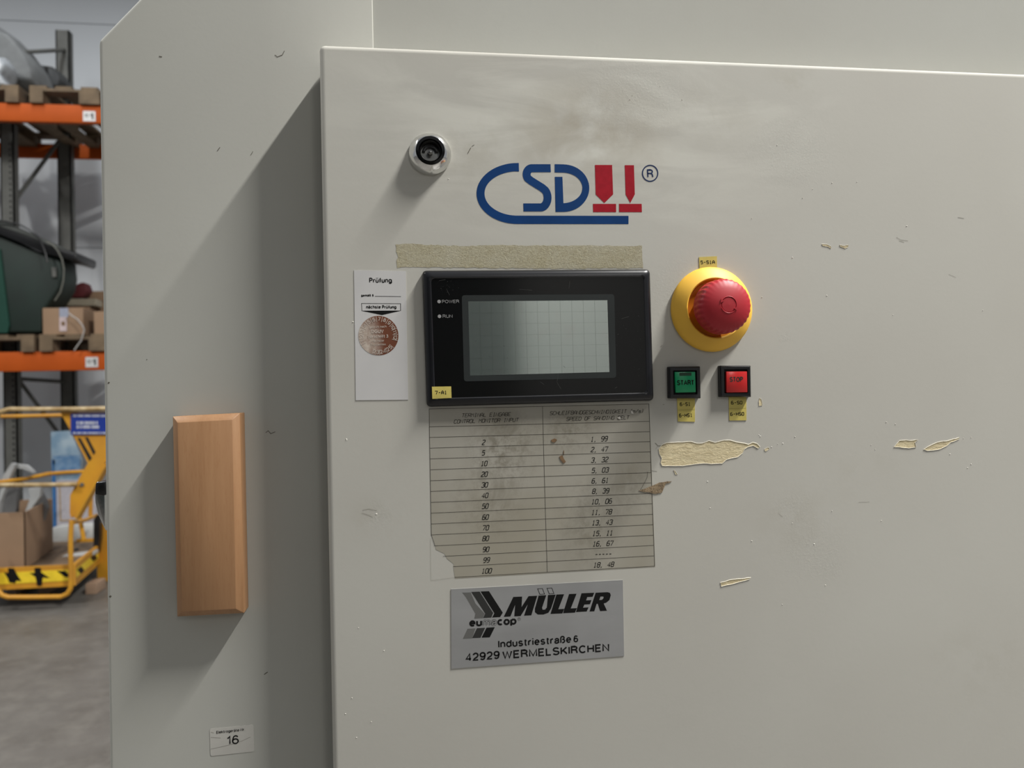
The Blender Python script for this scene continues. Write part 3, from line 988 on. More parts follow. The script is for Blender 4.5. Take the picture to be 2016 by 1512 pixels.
fp = MB().plate([inset(A, 0.0060, FY)], (0, 0.002, 0))
fpl = build('face_plate', fp, M['gloss_black'], tm)
SY = FY - 0.0001
so = rrect([z8(423, 470), z8(1587, 462), z8(1602, 1100), z8(440, 1128)], 0.0022, SY)
si = px_poly([z8(472, 517), z8(1534, 508), z8(1550, 1056), z8(487, 1083)], SY)
build('screen_border', MB().plate([so, si], (0, 0.00009, 0)), M['frame_grey'], tm)
M['screen'] = m_screen()
scr = build('screen', MB().plate([si], (0, 0.00009, 0)), M['screen'], tm)
gm = MB()


def lerp2(a, b, t):
    return (a[0] + (b[0] - a[0]) * t, a[1] + (b[1] - a[1]) * t)


qs = [z8(472, 517), z8(1534, 508), z8(1550, 1056), z8(487, 1083)]
for i in range(1, 12):
    tt = i / 12.1
    ribbon(gm, [W(*lerp2(qs[0], qs[1], tt), SY - 0.00012), W(*lerp2(qs[3], qs[2], tt), SY - 0.00012)], 0.00016)
for i in range(1, 7):
    tt = i / 6.5
    if tt < 1:
        ribbon(gm, [W(*lerp2(qs[0], qs[3], tt), SY - 0.00012), W(*lerp2(qs[1], qs[2], tt), SY - 0.00012)], 0.00016)
build('touch_grid', gm, simple('screen_grid_line', (0.455, 0.50, 0.48), 0.12, 0.92), scr)
t = MB()
for (x, y) in ((250, 518), (253, 631)):
    c = W(*z8(x, y), FY - 0.00015)
    t.add([c + Vector((0.00128 * math.cos(k * math.pi / 10), 0, 0.00128 * math.sin(k * math.pi / 10))) for k in range(20)], [list(range(20))])
build('indicator_light', t, M['white_print'], tm)
t = MB()
font_text(t, 'POWER', z8(272, 531), z8(403, 529), 25 / 3.877, FY - 0.00015, bold=0.12)
font_text(t, 'RUN', z8(277, 643), z8(353, 642), 25 / 3.877, FY - 0.00015, bold=0.12)
build('lettering', t, M['white_print'], tm)
# fine scratches and dust on the plate
sc = MB()
for (x0, y0, x1, y1) in ((1240, 420, 1248, 360), (860, 425, 960, 432), (1160, 1070, 1150, 1130), (1150, 1135, 1180, 1185), (1640, 650, 1700, 632), (1610, 770, 1622, 765), (250, 360, 300, 350), (310, 430, 330, 470), (1020, 1130, 1050, 1150), (400, 1262, 620, 1258), (1590, 1180, 1610, 1170), (540, 945, 575, 950), (665, 1045, 700, 1055), (1200, 1010, 1212, 1022)):
    ribbon(sc, [W(*z8(x0, y0), FY - 0.00028), W(*z8(x1, y1), FY - 0.00028)], 0.00012)
for k in range(60):
    x, y = rs.choice([(rs.uniform(1560, 1800), rs.uniform(600, 1200)), (rs.uniform(500, 800), rs.uniform(600, 1060)), (rs.uniform(240, 400), rs.uniform(340, 460))])
    c = W(*z8(x, y), FY - 0.00028)
    r = rs.uniform(0.00008, 0.0002)
    sc.add([c + Vector((-r, 0, 0)), c + Vector((0, 0, -r)), c + Vector((r * 1.3, 0, 0)), c + Vector((0, 0, r))], [(0, 1, 2, 3)])
build('dust_speck', sc, simple('grey_dust', (0.07, 0.07, 0.066), 0.7), tm, kind='stuff')


# ------------------------------------------------------------------ yellow tags
def tag(quad, lines, Y, label, hpx, wpx=1.5, fold=None):
    o = [sum(p[0] for p in quad) / 4, sum(p[1] for p in quad) / 4]
    root = thing('identification_tag', W(*o, Y), label, 'label', 'yellow identification tags on the door')
    label_plate('tag_strip', quad, Y - 0.00005, 0.0004, M['yellow_tag'], root)
    t = MB()
    for (txt, a, b) in lines:
        stroke_text(t, txt, a, b, hpx, wpx, 0.0, Y - 0.00048, 0.68)
    build('lettering', t, M['ink'], root)
    if fold:
        t = MB()
        ribbon(t, px_poly(fold, Y - 0.0005), 0.0002)
        build('fold', t, simple('tag_crease', (0.35, 0.28, 0.05), 0.6), root)
    return root


tag([z8(195, 1168), z8(342, 1166), z8(345, 1254), z8(198, 1261)], [('7-A1', z8(222, 1226), z8(308, 1224))], FY - 0.0007, 'yellow tag reading 7-A1 on the lower left corner of the terminal', 24 / 3.877)


def zE(x, y):
    return (1290 + x / 6.873, 490 + y / 6.873)


tag([zE(590, 112), zE(832, 100), zE(834, 275), zE(598, 278)], [('5-S1A', zE(617, 202), zE(803, 199))], 0.0, 'small yellow tag reading 5-S1A above the emergency stop', 42 / 6.873, 1.4)


def zB(x, y):
    return (1280 + x / 6.3, 690 + y / 6.3)


tag([zB(332, 585), zB(552, 585), zB(553, 884), zB(342, 880)], [('6-S1', zB(372, 686), zB(497, 683)), ('6-HS1', zB(362, 825), zB(522, 820))], 0.0, 'yellow folded tag reading 6-S1 6-HS1 under the green start button', 39 / 6.3, 1.4, [zB(337, 737), zB(552, 735)])
tag([zB(972, 575), zB(1190, 575), zB(1192, 866), zB(980, 868)], [('6-S0', zB(1007, 667), zB(1140, 665)), ('6-HS0', zB(997, 808), zB(1162, 804))], 0.0, 'yellow folded tag reading 6-S0 6-HS0 under the red stop button', 39 / 6.3, 1.4, [zB(975, 722), zB(1190, 716)])

# ------------------------------------------------------------------ emergency stop
ec = W(1399.5, 609.5, 0)
es = thing('emergency_stop_button', ec, 'red mushroom emergency stop button on a round yellow base', 'button')
ec = Vector((ec.x, 0, ec.z))
build('base_ring', MB().lathe(ec, [(0.0321, 0), (0.0325, 0.0012), (0.0322, 0.0026), (0.0306, 0.0044), (0.0240, 0.0098), (0.0230, 0.0102), (0.0222, 0.0097), (0.0214, 0.006)], 72, cap=False), M['estop_yellow'], es, smooth=True)
build('inner_collar', MB().lathe(ec, [(0.0217, 0.0080), (0.0205, 0.0050), (0.0150, 0.0046), (0.0142, 0.0140)], 48, cap=False), M['estop_orange'], es, smooth=True)


def flute(j, q):
    return 1.0 + {4: 0.012, 5: 0.016, 6: 0.015, 7: 0.008}.get(j, 0.0) * math.cos(q * 30)


build('mushroom_head', MB().lathe(ec + Vector((0.0008, 0, 0)), [(0.01462, 0.0125), (0.01989, 0.0132), (0.02038, 0.0142), (0.02018, 0.0156), (0.01989, 0.0166), (0.02008, 0.0205), (0.01979, 0.0236), (0.01892, 0.0258), (0.01735, 0.0272), (0.01267, 0.0292), (0.00683, 0.0305), (0.00595, 0.0306), (0.00556, 0.0302), (0.00517, 0.0306), (0.0001, 0.0309)], 240, flute), M['estop_red'], es, smooth=True)
t = MB()
for a0 in (20, 200):
    pts = [ec + Vector((0.0008 + 0.0060 * math.cos(math.radians(a0 + 8 * i)), -0.0306, 0.0060 * math.sin(math.radians(a0 + 8 * i)))) for i in range(17)]
    t.tube(pts, 0.0003, 6)
    e = pts[-1]
    dv = (pts[-1] - pts[-2]).normalized()
    sd = Vector((-dv.z, 0, dv.x))
    t.prism([e + sd * 0.0014 - dv * 0.0004, e + dv * 0.0022, e - sd * 0.0014 - dv * 0.0004], (0, -0.0004, 0))
build('turn_arrow', t, M['estop_red'], es, smooth=True)


# ------------------------------------------------------------------ start / stop buttons
def push_button(name, quad, lensquad, lensmat, text, tl, tr, th, label, gloss, window=None):
    cx = sum(p[0] for p in quad) / 4
    cy = sum(p[1] for p in quad) / 4
    root = thing(name, W(cx, cy, 0), label, 'button', 'square push buttons below the emergency stop')
    h = 0.0050
    A_ = rrect(quad, 0.0008, -h)
    base = [Vector((p.x, 0, p.z)) for p in A_]
    top = [Vector((p.x, -h, p.z)) for p in A_]
    c_ = sum(base, Vector((0, 0, 0))) / len(base)
    fr_ = MB()
    L_ = [base, [Vector((p.x, -h + 0.0012, p.z)) for p in base], inset(top, 0.0010, -h), inset(top, 0.0030, -h), inset(top, 0.0034, -h + 0.0025)]
    n_ = len(base)
    fs_ = []
    for j in range(len(L_) - 1):
        for k in range(n_):
            fs_.append([j * n_ + k, j * n_ + (k + 1) % n_, (j + 1) * n_ + (k + 1) % n_, (j + 1) * n_ + k])
    fr_.add([p for l in L_ for p in l], fs_)
    build('frame', fr_, gloss, root, smooth=True)
    build('well', MB().plate([inset(top, 0.0033, -h + 0.0026)], (0, 0.0004, 0)), M['hole'], root)
    ly_ = -h - 0.0002
    P = px_poly(lensquad, ly_)
    ln = build('lens', MB().prism(P, (0, 0.0030, 0)), lensmat, root, bevel=0.0004)
    t_ = MB()
    font_text(t_, text, tl, tr, th, ly_ - 0.0001, bold=0.19, track=0.07)
    build('lettering', t_, M['ink_soft'] if text == 'STOP' else M['ink'], root)
    if window:
        build('lens_window', MB().plate([px_poly(window, ly_ - 0.0001)], (0, -0.0001, 0)), M['green_dark'], root)
    return root


M['frame_matt'] = simple('matt_black_frame', (0.011, 0.011, 0.012), 0.5)
M['frame_gloss'] = simple('glossy_black_frame', (0.012, 0.012, 0.013), 0.16)
push_button('start_button', [zB(236, 200), zB(626, 196), zB(634, 594), zB(242, 596)], [zB(306, 266), zB(560, 264), zB(568, 518), zB(318, 524)], M['green_lens'], 'START', zB(334, 432), zB(546, 430), 66 / 6.3, 'square green START push button in a matt black frame', M['frame_matt'], [zB(362, 275), zB(510, 273), zB(511, 312), zB(364, 314)])
push_button('stop_button', [zB(870, 186), zB(1254, 186), zB(1260, 578), zB(876, 580)], [zB(944, 262), zB(1203, 260), zB(1208, 520), zB(948, 524)], M['red_lens'], 'STOP', zB(988, 390), zB(1152, 388), 66 / 6.3, 'square red STOP push button in a shiny black frame', M['frame_gloss'])

# ------------------------------------------------------------------ speed table sticker
FILM_O = tuple(W(1068, 965, 0))
M['film'] = m_film()
tb = thing('speed_table_sticker', FILM_O, 'grimy printed table of sanding belt speeds under the terminal', 'sticker')
film = [(844.5, 804), (1278, 794), (1284, 950), (1290, 1116), (1100, 1127), (896, 1139), (893, 1122), (893, 1110), (880, 1100), (875, 1090), (858, 1082), (856, 1070), (849, 1053)]
build('film', MB().plate([px_poly(film, -0.00004)], (0, -0.00006, 0)), M['film'], tb)
t = MB()
TY = -0.00018
R_ = 0.00026
rows = [((844.8, 805.3), (1277.6, 795.4)), ((845.5, 840.3), (1278.3, 829.4)), ((846, 861.1), (1279, 849.7)), ((846.5, 882.2), (1279.5, 869.3)), ((847, 903.3), (1280.3, 889.4)), ((847.5, 924.6), (1281, 910)), ((848, 946.2), (1281.5, 930.3)), ((848, 967.3), (1282, 950.6)),
        ((848.5, 989), (1283, 971.2)), ((848.7, 1010.1), (1284, 991.5)), ((849.2, 1031.4), (1285, 1012.3)), ((849.3, 1053), (1286, 1032.9)), ((855, 1074.6), (1286.5, 1053.5)), ((872, 1095.2), (1287, 1073.6)), ((892, 1115.5), (1288, 1094.2)), ((895, 1136.6), (1289, 1114.5))]
for a, b in rows:
    ribbon(t, [W(*a, TY), W(*b, TY)], R_)
ribbon(t, px_poly([(844.8, 805), (847, 930), (849.3, 1053), (856, 1075)], TY), R_)
ribbon(t, px_poly([(1068, 800), (1072.5, 960), (1077.5, 1126)], TY), R_)
ribbon(t, px_poly([(1277.6, 795), (1283, 955), (1289, 1114.5)], TY), R_ * 1.2)
build('table_lines', t, M['ink_soft'], tb)
t = MB()
ribbon(t, px_poly([(847.5, 1060), (848.5, 1143), (895, 1137)], TY), 0.00012)
build('torn_outline', t, simple('faint_outline', (0.25, 0.24, 0.20), 0.6), tb)
t = MB()
hd = 0.95
stroke_text(t, 'TERMINAL EINGABE', (909, 821.3), (1004.5, 818.7), 6.8, hd, 0.25, TY, 0.76)
stroke_text(t, 'CONTROL MONITOR INPUT', (893.5, 833.5), (1020, 829.8), 6.8, hd, 0.25, TY, 0.76)
build('heading', t, M['ink_soft'], tb)
t = MB()
stroke_text(t, 'SCHLEIFBANDGESCHWINDIGKEIT (m/s)', (1082.5, 817), (1267, 812), 6.8, hd, 0.25, TY, 0.76)
stroke_text(t, 'SPEED OF SANDING BELT', (1115, 828.3), (1238, 825), 6.8, hd, 0.25, TY, 0.76)
build('heading', t, M['ink_soft'], tb)
left = ['2', '5', '10', '20', '30', '40', '50', '60', '70', '80', '90', '99', '100']
right = ['1, 99', '2, 47', '3, 32', '5, 03', '6, 61', '8, 39', '10, 06', '11, 78', '13, 43', '15, 11', '16, 67', '-----', '18, 48']
lxy = [(952.5, 871), (952, 891.5), (953.5, 912.5), (954, 933.5), (954.5, 954.5), (955, 975.5), (955.5, 996.5), (956, 1018), (956.5, 1039), (956.5, 1060), (957, 1081.5), (958, 1102.5), (958.5, 1124)]
rxy = [(1180, 864), (1180.5, 884.5), (1181, 905), (1182, 925.5), (1182, 946), (1183, 966.5), (1185, 987), (1185, 1008), (1186, 1028.5), (1187, 1049.5), (1187.5, 1070), (1188, 1091), (1189, 1111.5)]
t1, t2 = MB(), MB()
for mbx, tx, xy, dz in ((t1, left, lxy, -0.04), (t2, right, rxy, -0.045)):
    for s, (u, v) in zip(tx, xy):
        L = len(s) - 1 + 0.66
        w = L * 6.9
        hh = 9.3
        stroke_text(mbx, s, (u - w / 2 - 1, v + hh / 2 + 0.02 * w), (u + w / 2 - 1, v + hh / 2 - 0.02 * w), hh, 1.3, 0.25, TY, 0.74)
build('input_numbers', t1, M['ink'], tb)
build('speed_numbers', t2, M['ink'], tb)
t = MB()
for pts in ([(1085, 866), (1092, 863), (1097, 866), (1092, 871), (1086, 870)], [(1101, 899), (1107, 896), (1110, 903), (1114, 909), (1109, 912), (1104, 906)], [(1109, 890), (1110, 886), (1110.5, 890), (1110, 896)]):
    t.plate([px_poly(pts, TY)], (0, -0.0003, 0))
build('glue_spot', t, M['rust'], tb, label='small brown glue spots')
t = MB()
for pts in ([(1242, 808), (1246, 810), (1247, 815), (1242, 814)], [(1215, 822), (1221, 820), (1222, 825), (1218, 825)]):
    t.plate([px_poly(pts, TY - 0.0001)], (0, -0.0003, 0))
build('chip', t, M['white_fleck'], tb)

# ------------------------------------------------------------------ silver nameplate


def zN(x, y):
    return (870 + x / 5.305, 1130 + y / 5.305)


npl = thing('nameplate', W(1058, 1228, 0), 'silver foil company nameplate with black lettering at the bottom of the door', 'sign')
pq = [zN(95, 158), zN(1888, 62), zN(1902, 855), zN(98, 988)]
label_plate('foil', pq, -0.00004, 0.0004, M['silver'], npl)
t = MB()
NY = -0.00049
ribbon(t, px_poly([zN(95, 158), zN(1888, 62)], NY), 0.0004)
build('foil_edge', t, M['silver_edge'], npl)


def poly_mb(mb, loops, Y=NY):
    mb.plate([[W(*zN(x, y), Y) for x, y in l] for l in loops], SD)


g0, g1, g2 = MB(), MB(), MB()
poly_mb(g0, [[(212, 195), (300, 192), (352, 310), (447, 415), (427, 462), (338, 466), (350, 415), (250, 240)]])
poly_mb(g0, [[(268, 572), (352, 568), (315, 672), (218, 678)]])
poly_mb(g1, [[(306, 188), (394, 184), (536, 408), (516, 456), (430, 460), (452, 414)]])
poly_mb(g1, [[(366, 566), (452, 562), (404, 666), (316, 670)]])
poly_mb(g2, [[(404, 183), (492, 180), (636, 404), (608, 450), (524, 455), (548, 410)]])
poly_mb(g2, [[(466, 561), (553, 556), (500, 662), (414, 665)]])
build('light_chevron', g0, M['ink_grey'], npl)
build('dark_chevron', g1, M['ink_dark'], npl)
build('black_chevron', g2, M['ink'], npl)
t = MB()
# heavy slanted capitals
poly_mb(t, [[(646, 448), (746, 240), (838, 236), (832, 345), (905, 232), (996, 228), (934, 432), (858, 436), (897, 318), (822, 440), (756, 443), (765, 322), (716, 444)]])
poly_mb(t, [[(1010, 226), (1090, 222), (1046, 352), (1052, 374), (1078, 372), (1096, 350), (1108, 220), (1188, 216), (1140, 362), (1112, 405), (1060, 424), (1002, 424), (972, 400), (972, 360)]])
poly_mb(t, [[(1196, 215), (1276, 212), (1216, 368), (1278, 365), (1258, 412), (1134, 418)]])
poly_mb(t, [[(1328, 210), (1406, 207), (1346, 360), (1410, 357), (1390, 404), (1265, 410)]])
poly_mb(t, [[(1458, 202), (1592, 196), (1574, 238), (1518, 241), (1506, 276), (1562, 273), (1546, 316), (1488, 319), (1474, 352), (1532, 349), (1512, 392), (1400, 398)]])
poly_mb(t, [[(1606, 196), (1730, 190), (1756, 198), (1764, 222), (1750, 272), (1716, 300), (1690, 308), (1724, 384), (1652, 388), (1628, 312), (1616, 312), (1592, 390), (1542, 392)], [(1656, 236), (1644, 272), (1672, 270), (1686, 256), (1690, 240), (1680, 235)]])
build('maker_name', t, M['ink'], npl)
t = MB()
for x in (0, 98):
    poly_mb(t, [[(996 + x, 153 - x * 0.06), (1052 + x, 150 - x * 0.06), (1076 + x, 213 - x * 0.06), (1021 + x, 216 - x * 0.06)], [(1004 + x, 158 - x * 0.06), (1048 + x, 155 - x * 0.06), (1068 + x, 208 - x * 0.06), (1026 + x, 211 - x * 0.06)]])
build('umlaut_mark', t, M['ink'], npl)
t = MB()
for s, a, b in (('eu', (285, 552), (420, 546)), ('cop', (578, 539), (780, 529))):
    font_text(t, s, zN(*a), zN(*b), 84 / 5.305, NY, bold=0.24, track=0.04)
build('brand_lettering', t, M['ink'], npl)
t = MB()
ol = MB()
font_text(t, 'ma', zN(424, 545), zN(574, 539), 84 / 5.305, NY, bold=0.22, track=0.04)
font_text(ol, 'ma', zN(429, 542), zN(570, 537), 78 / 5.305, NY - 0.00006, bold=0.11, track=0.15)
build('brand_outline', t, M['ink_dark'], npl)
build('brand_infill', ol, M['silver'], npl)
t = MB()
t.plate([[W(*zN(*p), NY) for p in arcp(806, 471, 17, 18, 0, 345, 23)], [W(*zN(*p), NY) for p in arcp(806, 471, 13, 14, 0, 345, 23)]], SD)
font_text(t, 'R', zN(799, 481), zN(813, 480), 20 / 5.305, NY, bold=0.15)
build('registered_mark', t, M['ink_grey'], npl)
t = MB()
font_text(t, 'Industriestraße', zN(588, 773), zN(1352, 718), 80 / 5.305, NY, bold=0.185)
font_text(t, '6', zN(1376, 716), zN(1424, 712), 74 / 5.305, NY, bold=0.185)
font_text(t, '42929', zN(246, 916), zN(606, 886), 86 / 5.305, NY, bold=0.19, track=0.08)
font_text(t, 'WERMELSKIRCHEN', zN(630, 890), zN(1750, 808), 85 / 5.305, NY, bold=0.19, track=0.08)
build('address', t, M['ink'], npl)

# ------------------------------------------------------------------ beech block on the housing
fq = [(340, 820), (472.5, 813), (480.5, 1207), (349, 1214)]
TH = 0.0195
wbk = thing('wooden_block', W(410, 1010, BY), 'upright pale beech wood block on the grey housing left of the door', 'block')
fy = BY - TH + 0.0045
Wf = [W(u, v, fy) for u, v in fq]
b_ = [Vector((p.x, BY, p.z)) for p in Wf]
m_ = [Vector((p.x, fy, p.z)) for p in Wf]
t_ = []
for i in range(4):
    p = m_[i]
    da = (m_[i - 1] - p).normalized() * 0.0045
    db = (m_[(i + 1) % 4] - p).normalized() * 0.0045
    t_.append(p + da + db + Vector((0, -0.0045, 0)))
vs = b_ + m_ + t_
fs = [[0, 1, 2, 3]] + [[i, (i + 1) % 4, 4 + (i + 1) % 4, 4 + i] for i in range(4)] + [[4 + i, 4 + (i + 1) % 4, 8 + (i + 1) % 4, 8 + i] for i in range(4)] + [[8, 9, 10, 11]]
build('board', MB().add(vs, fs), m_wood(), wbk, bevel=0.0003, bseg=1)

# ------------------------------------------------------------------ number sticker


def zS(x, y):
    return (390 + x / 13.5, 1400 + y / 13.5)


ns = thing('number_sticker', W(457, 1457, BY), 'small creased grey sticker reading 16 low on the housing', 'sticker')
label_plate('film', [zS(310, 470), zS(1470, 355), zS(1495, 1070), zS(332, 1195)], BY - 0.00005, 0.0002, M['grey_sticker'], ns, corner=0.0016)
t = MB()
font_text(t, 'Elektrogeräte-Nr.', zS(490, 602), zS(1245, 520), 70 / 13.5, BY - 0.0004, bold=0.15, shear=0.0)
font_text(t, '16', zS(758, 892), zS(1085, 868), 222 / 13.5, BY - 0.0004, bold=0.135)
build('lettering', t, M['ink'], ns)
t = MB()
for pts in ([(340, 1010), (700, 930), (900, 880), (1150, 800), (1390, 690)], [(340, 700), (600, 715)], [(340, 560), (420, 580)]):
    ribbon(t, [W(*zS(*p), BY - 0.0003) for p in pts], 0.0003)
build('crease', t, simple('sticker_crease', (0.30, 0.29, 0.26), 0.5), ns)

# ================================================================== BACKGROUND: pallet rack
M['orange'] = simple('orange_rack_enamel', (0.44, 0.080, 0.010), 0.6, 0, 0.1, 6, spec=0.15)
M['rack_grey'] = simple('galvanised_grey', (0.11, 0.11, 0.10), 0.6, 0.1, 0.2, 8)
M['pallet'] = simple('pallet_wood', (0.165, 0.115, 0.068), 0.85, 0, 0.4, 9)
M['card'] = simple('brown_cardboard', (0.28, 0.18, 0.11), 0.85, 0, 0.12, 5)
M['card_pale'] = simple('pale_cardboard', (0.36, 0.32, 0.24), 0.8, 0, 0.15, 5)
RF, RB_ = 5.95, 7.05
rack = thing('pallet_rack', (-3.3, 6.5, 0), 'tall pallet rack with orange beams and grey frames along the back wall', 'shelf')
xL, xR = W(-900, 500, RF).x, W(520, 500, RF).x


def beam(y, v0, v1, uref, lab=None):
    z1, z0 = W(uref, v0, y).z, W(uref, v1, y).z
    m = MB().box(xL, xR, y, y + 0.05, z0, z1)
    m.box(xL, xR, y + 0.003, y + 0.06, z0 + (z1 - z0) * 0.45, z0 + (z1 - z0) * 0.5)
    b = build('beam', m, M['orange'], rack, bevel=0.006, bseg=2)
    return b, z0, z1


b1, z10, z11 = beam(RF, 205, 240, 100)
b2, z20, z21 = beam(RF, 692, 730, 100)
b3, z30, z31 = beam(RB_, 283, 310, 100)
b4, z40, z41 = beam(RB_, 707, 728, 100)
for bb, (u, v), yy in ((b1, (176, 229), RF), (b2, (181, 713), RF)):
    p = W(u, v, yy)
    lb = build('location_label', MB().box(p.x - 0.048, p.x + 0.048, yy - 0.004, yy - 0.0005, p.z - 0.042, p.z + 0.042), M['paper'], bb)
    t = MB()
    for k, (dx, dz, ww, hh2) in enumerate(((-0.02, 0.012, 0.03, 0.006), (-0.02, -0.004, 0.03, 0.004), (0.026, 0.0, 0.012, 0.05), (0.012, 0.01, 0.006, 0.02))):
        t.box(p.x + dx - ww / 2, p.x + dx + ww / 2, yy - 0.006, yy - 0.004, p.z + dz - hh2 / 2, p.z + dz + hh2 / 2)
    build('label_print', t, M['ink_dark'], bb)
# frames (two uprights, braces)
HT = W(131, 68, RB_).z


def upright(u0, u1, y, top):
    x0, x1 = W(u0, 760, y).x, W(u1, 760, y).x
    m = MB()
    m.box(x0, x1, y, y + 0.012, 0, top)
    m.box(x0, x0 + 0.012, y, y + 0.08, 0, top)
    m.box(x1 - 0.012, x1, y, y + 0.08, 0, top)
    return build('upright', m, M['rack_grey'], rack), x0, x1


uf, ux0, ux1 = upright(6, 33, RF + 0.42, z11 - 0.02)
ur, vx0, vx1 = upright(119, 146, RB_ - 0.09, HT)
ho = MB()
cx_ = (ux0 + ux1) / 2 + 0.025
for k in range(75):
    z = 0.3 + k * 0.05
    if z > z10 - 0.05:
        break
    ho.box(cx_ - 0.007, cx_ + 0.007, RF + 0.418, RF + 0.4195, z, z + 0.02)
build('slot', ho, M['hole'], uf, kind='stuff')
fx = (ux0 + ux1) / 2


def brace(p, q):
    build('brace', MB().tube([p, q], 0.018, 8), M['rack_grey'], rack)


brace(W(22, 405, RF + 0.47), W(132, 256, RB_ - 0.04))
brace(W(22, 728, RF + 0.47), W(132, 875, RB_ - 0.04))
brace(W(40, 103, RF + 0.30), W(132, 98, RB_ - 0.04))
brace(W(22, 745, RF + 0.47), W(132, 752, RB_ - 0.04))


# pallets
def pallet(x0, zb, y0, label, w=0.91):
    o = thing('wooden_pallet', (x0 + w / 2, y0 + 0.6, zb), label, 'pallet', 'wooden pallets on the rack')
    zc = zb
    for k, (a, bq) in enumerate(((0, 0.10), (0.375, 0.535), (w - 0.10, w))):
        build('bottom_board', MB().box(x0 + a, x0 + bq, y0, y0 + 1.2, zc, zc + 0.018), M['pallet'], o)
        for j in (0, 0.53, 1.06):
            build('block', MB().box(x0 + a, x0 + bq, y0 + j, y0 + j + 0.14, zc + 0.018, zc + 0.096), M['pallet'], o)
    for j in (0, 0.53, 1.06):
        build('stringer_board', MB().box(x0, x0 + w, y0 + j, y0 + j + 0.14, zc + 0.096, zc + 0.117), M['pallet'], o)
    for k in range(5):
        a = k * (w - 0.13) / 4
        build('top_board', MB().box(x0 + a, x0 + a + 0.13, y0, y0 + 1.2, zc + 0.117, zc + 0.138), M['pallet'], o)
    return o


PT = 0.138
y0 = RF - 0.03
xA = W(58, 190, y0).x
xC = W(77, 670, y0).x
pA = pallet(xA, z11, y0, 'wooden pallet on the upper orange beam, nearest the machine')
pB = copy_tree(pA, (W(36, 190, y0).x - 0.91 - xA, 0, 0), 'wooden pallet at the left on the upper orange beam, under the grey bundles')
pC = copy_tree(pA, (xC - xA, 0, z21 - z11), 'wooden pallet on the lower orange beam under the cardboard boxes')
pD = copy_tree(pA, (W(67, 670, y0).x - 0.91 - xA, 0, z21 - z11), 'wooden pallet on the lower orange beam under the green container')

# grey wrapped bundles on the upper level
zt = z11 + PT


def lump(name, pts, y, depth, mat, label, cat, group, seed):
    """soft bundle: outline with rounded, dented body"""
    P = px_poly(pts, y)
    bm = bmesh.new()
    c = sum(P, Vector((0, 0, 0))) / len(P)
    rings = []
    rr = random.Random(seed)
    for k in range(9):
        t = k / 8
        s = 0.55 + 0.45 * math.sin(math.pi * (0.12 + 0.76 * t)) ** 0.6
        rings.append([Vector((c.x + (p.x - c.x) * s, y + depth * t, c.z + (p.z - c.z) * s + (rr.uniform(-0.015, 0.015)))) for p in P])
    m = MB()
    n = len(P)
    fs = []
    for k in range(8):
        for i in range(n):
            fs.append([k * n + i, k * n + (i + 1) % n, (k + 1) * n + (i + 1) % n, (k + 1) * n + i])
    fs.append(list(range(n)))
    fs.append([8 * n + i for i in range(n - 1, -1, -1)])
    m.add([p for r in rings for p in r], fs)
    zmin = zt
    for v in m.v:
        v.z = max(v.z, zmin + 0.002)
    o = build(name, m, mat, origin=(c.x, y + depth / 2, zmin), bevel=0.02, bseg=3, label=label, category=cat, group=group)
    return o


M['wrap'] = simple('grey_plastic_wrap', (0.15, 0.155, 0.155), 0.7, 0, 0.35, 7, 0.4)
M['wrap_dark'] = simple('dark_grey_plastic_wrap', (0.055, 0.057, 0.058), 0.7, 0, 0.35, 7, 0.3)
M['wrap_clear'] = simple('milky_plastic_film', (0.36, 0.38, 0.40), 0.25, 0, 0.3, 9, 0.3)
g_ = 'wrapped bundles on the upper shelf'
lump('wrapped_bundle', [(-120, 171), (-120, 20), (-60, 10), (0, 52), (12, 60), (34, 82), (52, 106), (66, 128), (74, 150), (74, 171)], 6.22, 0.45, M['wrap'], 'grey plastic wrapped bundle sloping down on the upper shelf', 'bundle', g_, 2)
lump('wrapped_bundle', [(72, 171), (68, 128), (76, 125), (104, 130), (116, 142), (122, 158), (116, 171)], 6.7, 0.3, M['wrap_dark'], 'small dark grey wrapped bundle beside the larger one on the upper shelf', 'bundle', g_, 5)
lump('wrapped_bundle', [(-90, 171), (-80, 110), (-20, 104), (4, 108), (12, 124), (9, 138), (2, 150), (20, 171)], 5.95, 0.25, M['wrap_clear'], 'milky film wrapped roll at the left front edge of the upper shelf', 'bundle', g_, 9)

# level two: green container with tilted lid, boxes
zt2 = z21 + PT
yc = 5.99
gc = thing('green_container', (W(20, 600, yc).x, yc + 0.35, zt2), 'dark green plastic container with tilted black lid on the lower shelf', 'container')
M['green_bin'] = simple('dark_green_plastic', (0.003, 0.014, 0.009), 0.6, 0, 0.3, 5)
M['green_bin2'] = simple('green_plastic_edge', (0.010, 0.05, 0.034), 0.35)
body = [W(-260, 655, yc), W(-250, 430, yc), W(0, 462, yc), W(60, 490, yc), W(118, 508, yc), W(122, 540, yc), W(118, 565, yc), W(92, 604, yc), W(83, 612, yc), W(82, 655, yc)]
for p in body:
    p.z = max(p.z, zt2)
build('body', MB().prism(body, (0, 0.3, 0)), M['green_bin'], gc, bevel=0.02, bseg=3)
lid = [W(-250, 370, yc), W(0, 434, yc), W(60, 461, yc), W(112, 486, yc), W(155, 500, yc), W(155, 512, yc), W(150, 516, yc), W(90, 500, yc), W(40, 478, yc), W(0, 462, yc), W(-250, 400, yc)]
build('lid', MB().prism([p + Vector((0, -0.05, 0)) for p in lid], (0, 0.40, 0)), M['black'], gc, bevel=0.008, bseg=2)
lt_ = [W(-250, 364, yc), W(0, 432, yc), W(62, 459, yc), W(112, 485, yc), W(152, 498, yc), W(112, 489, yc), W(60, 466, yc), W(0, 446, yc), W(-250, 378, yc)]
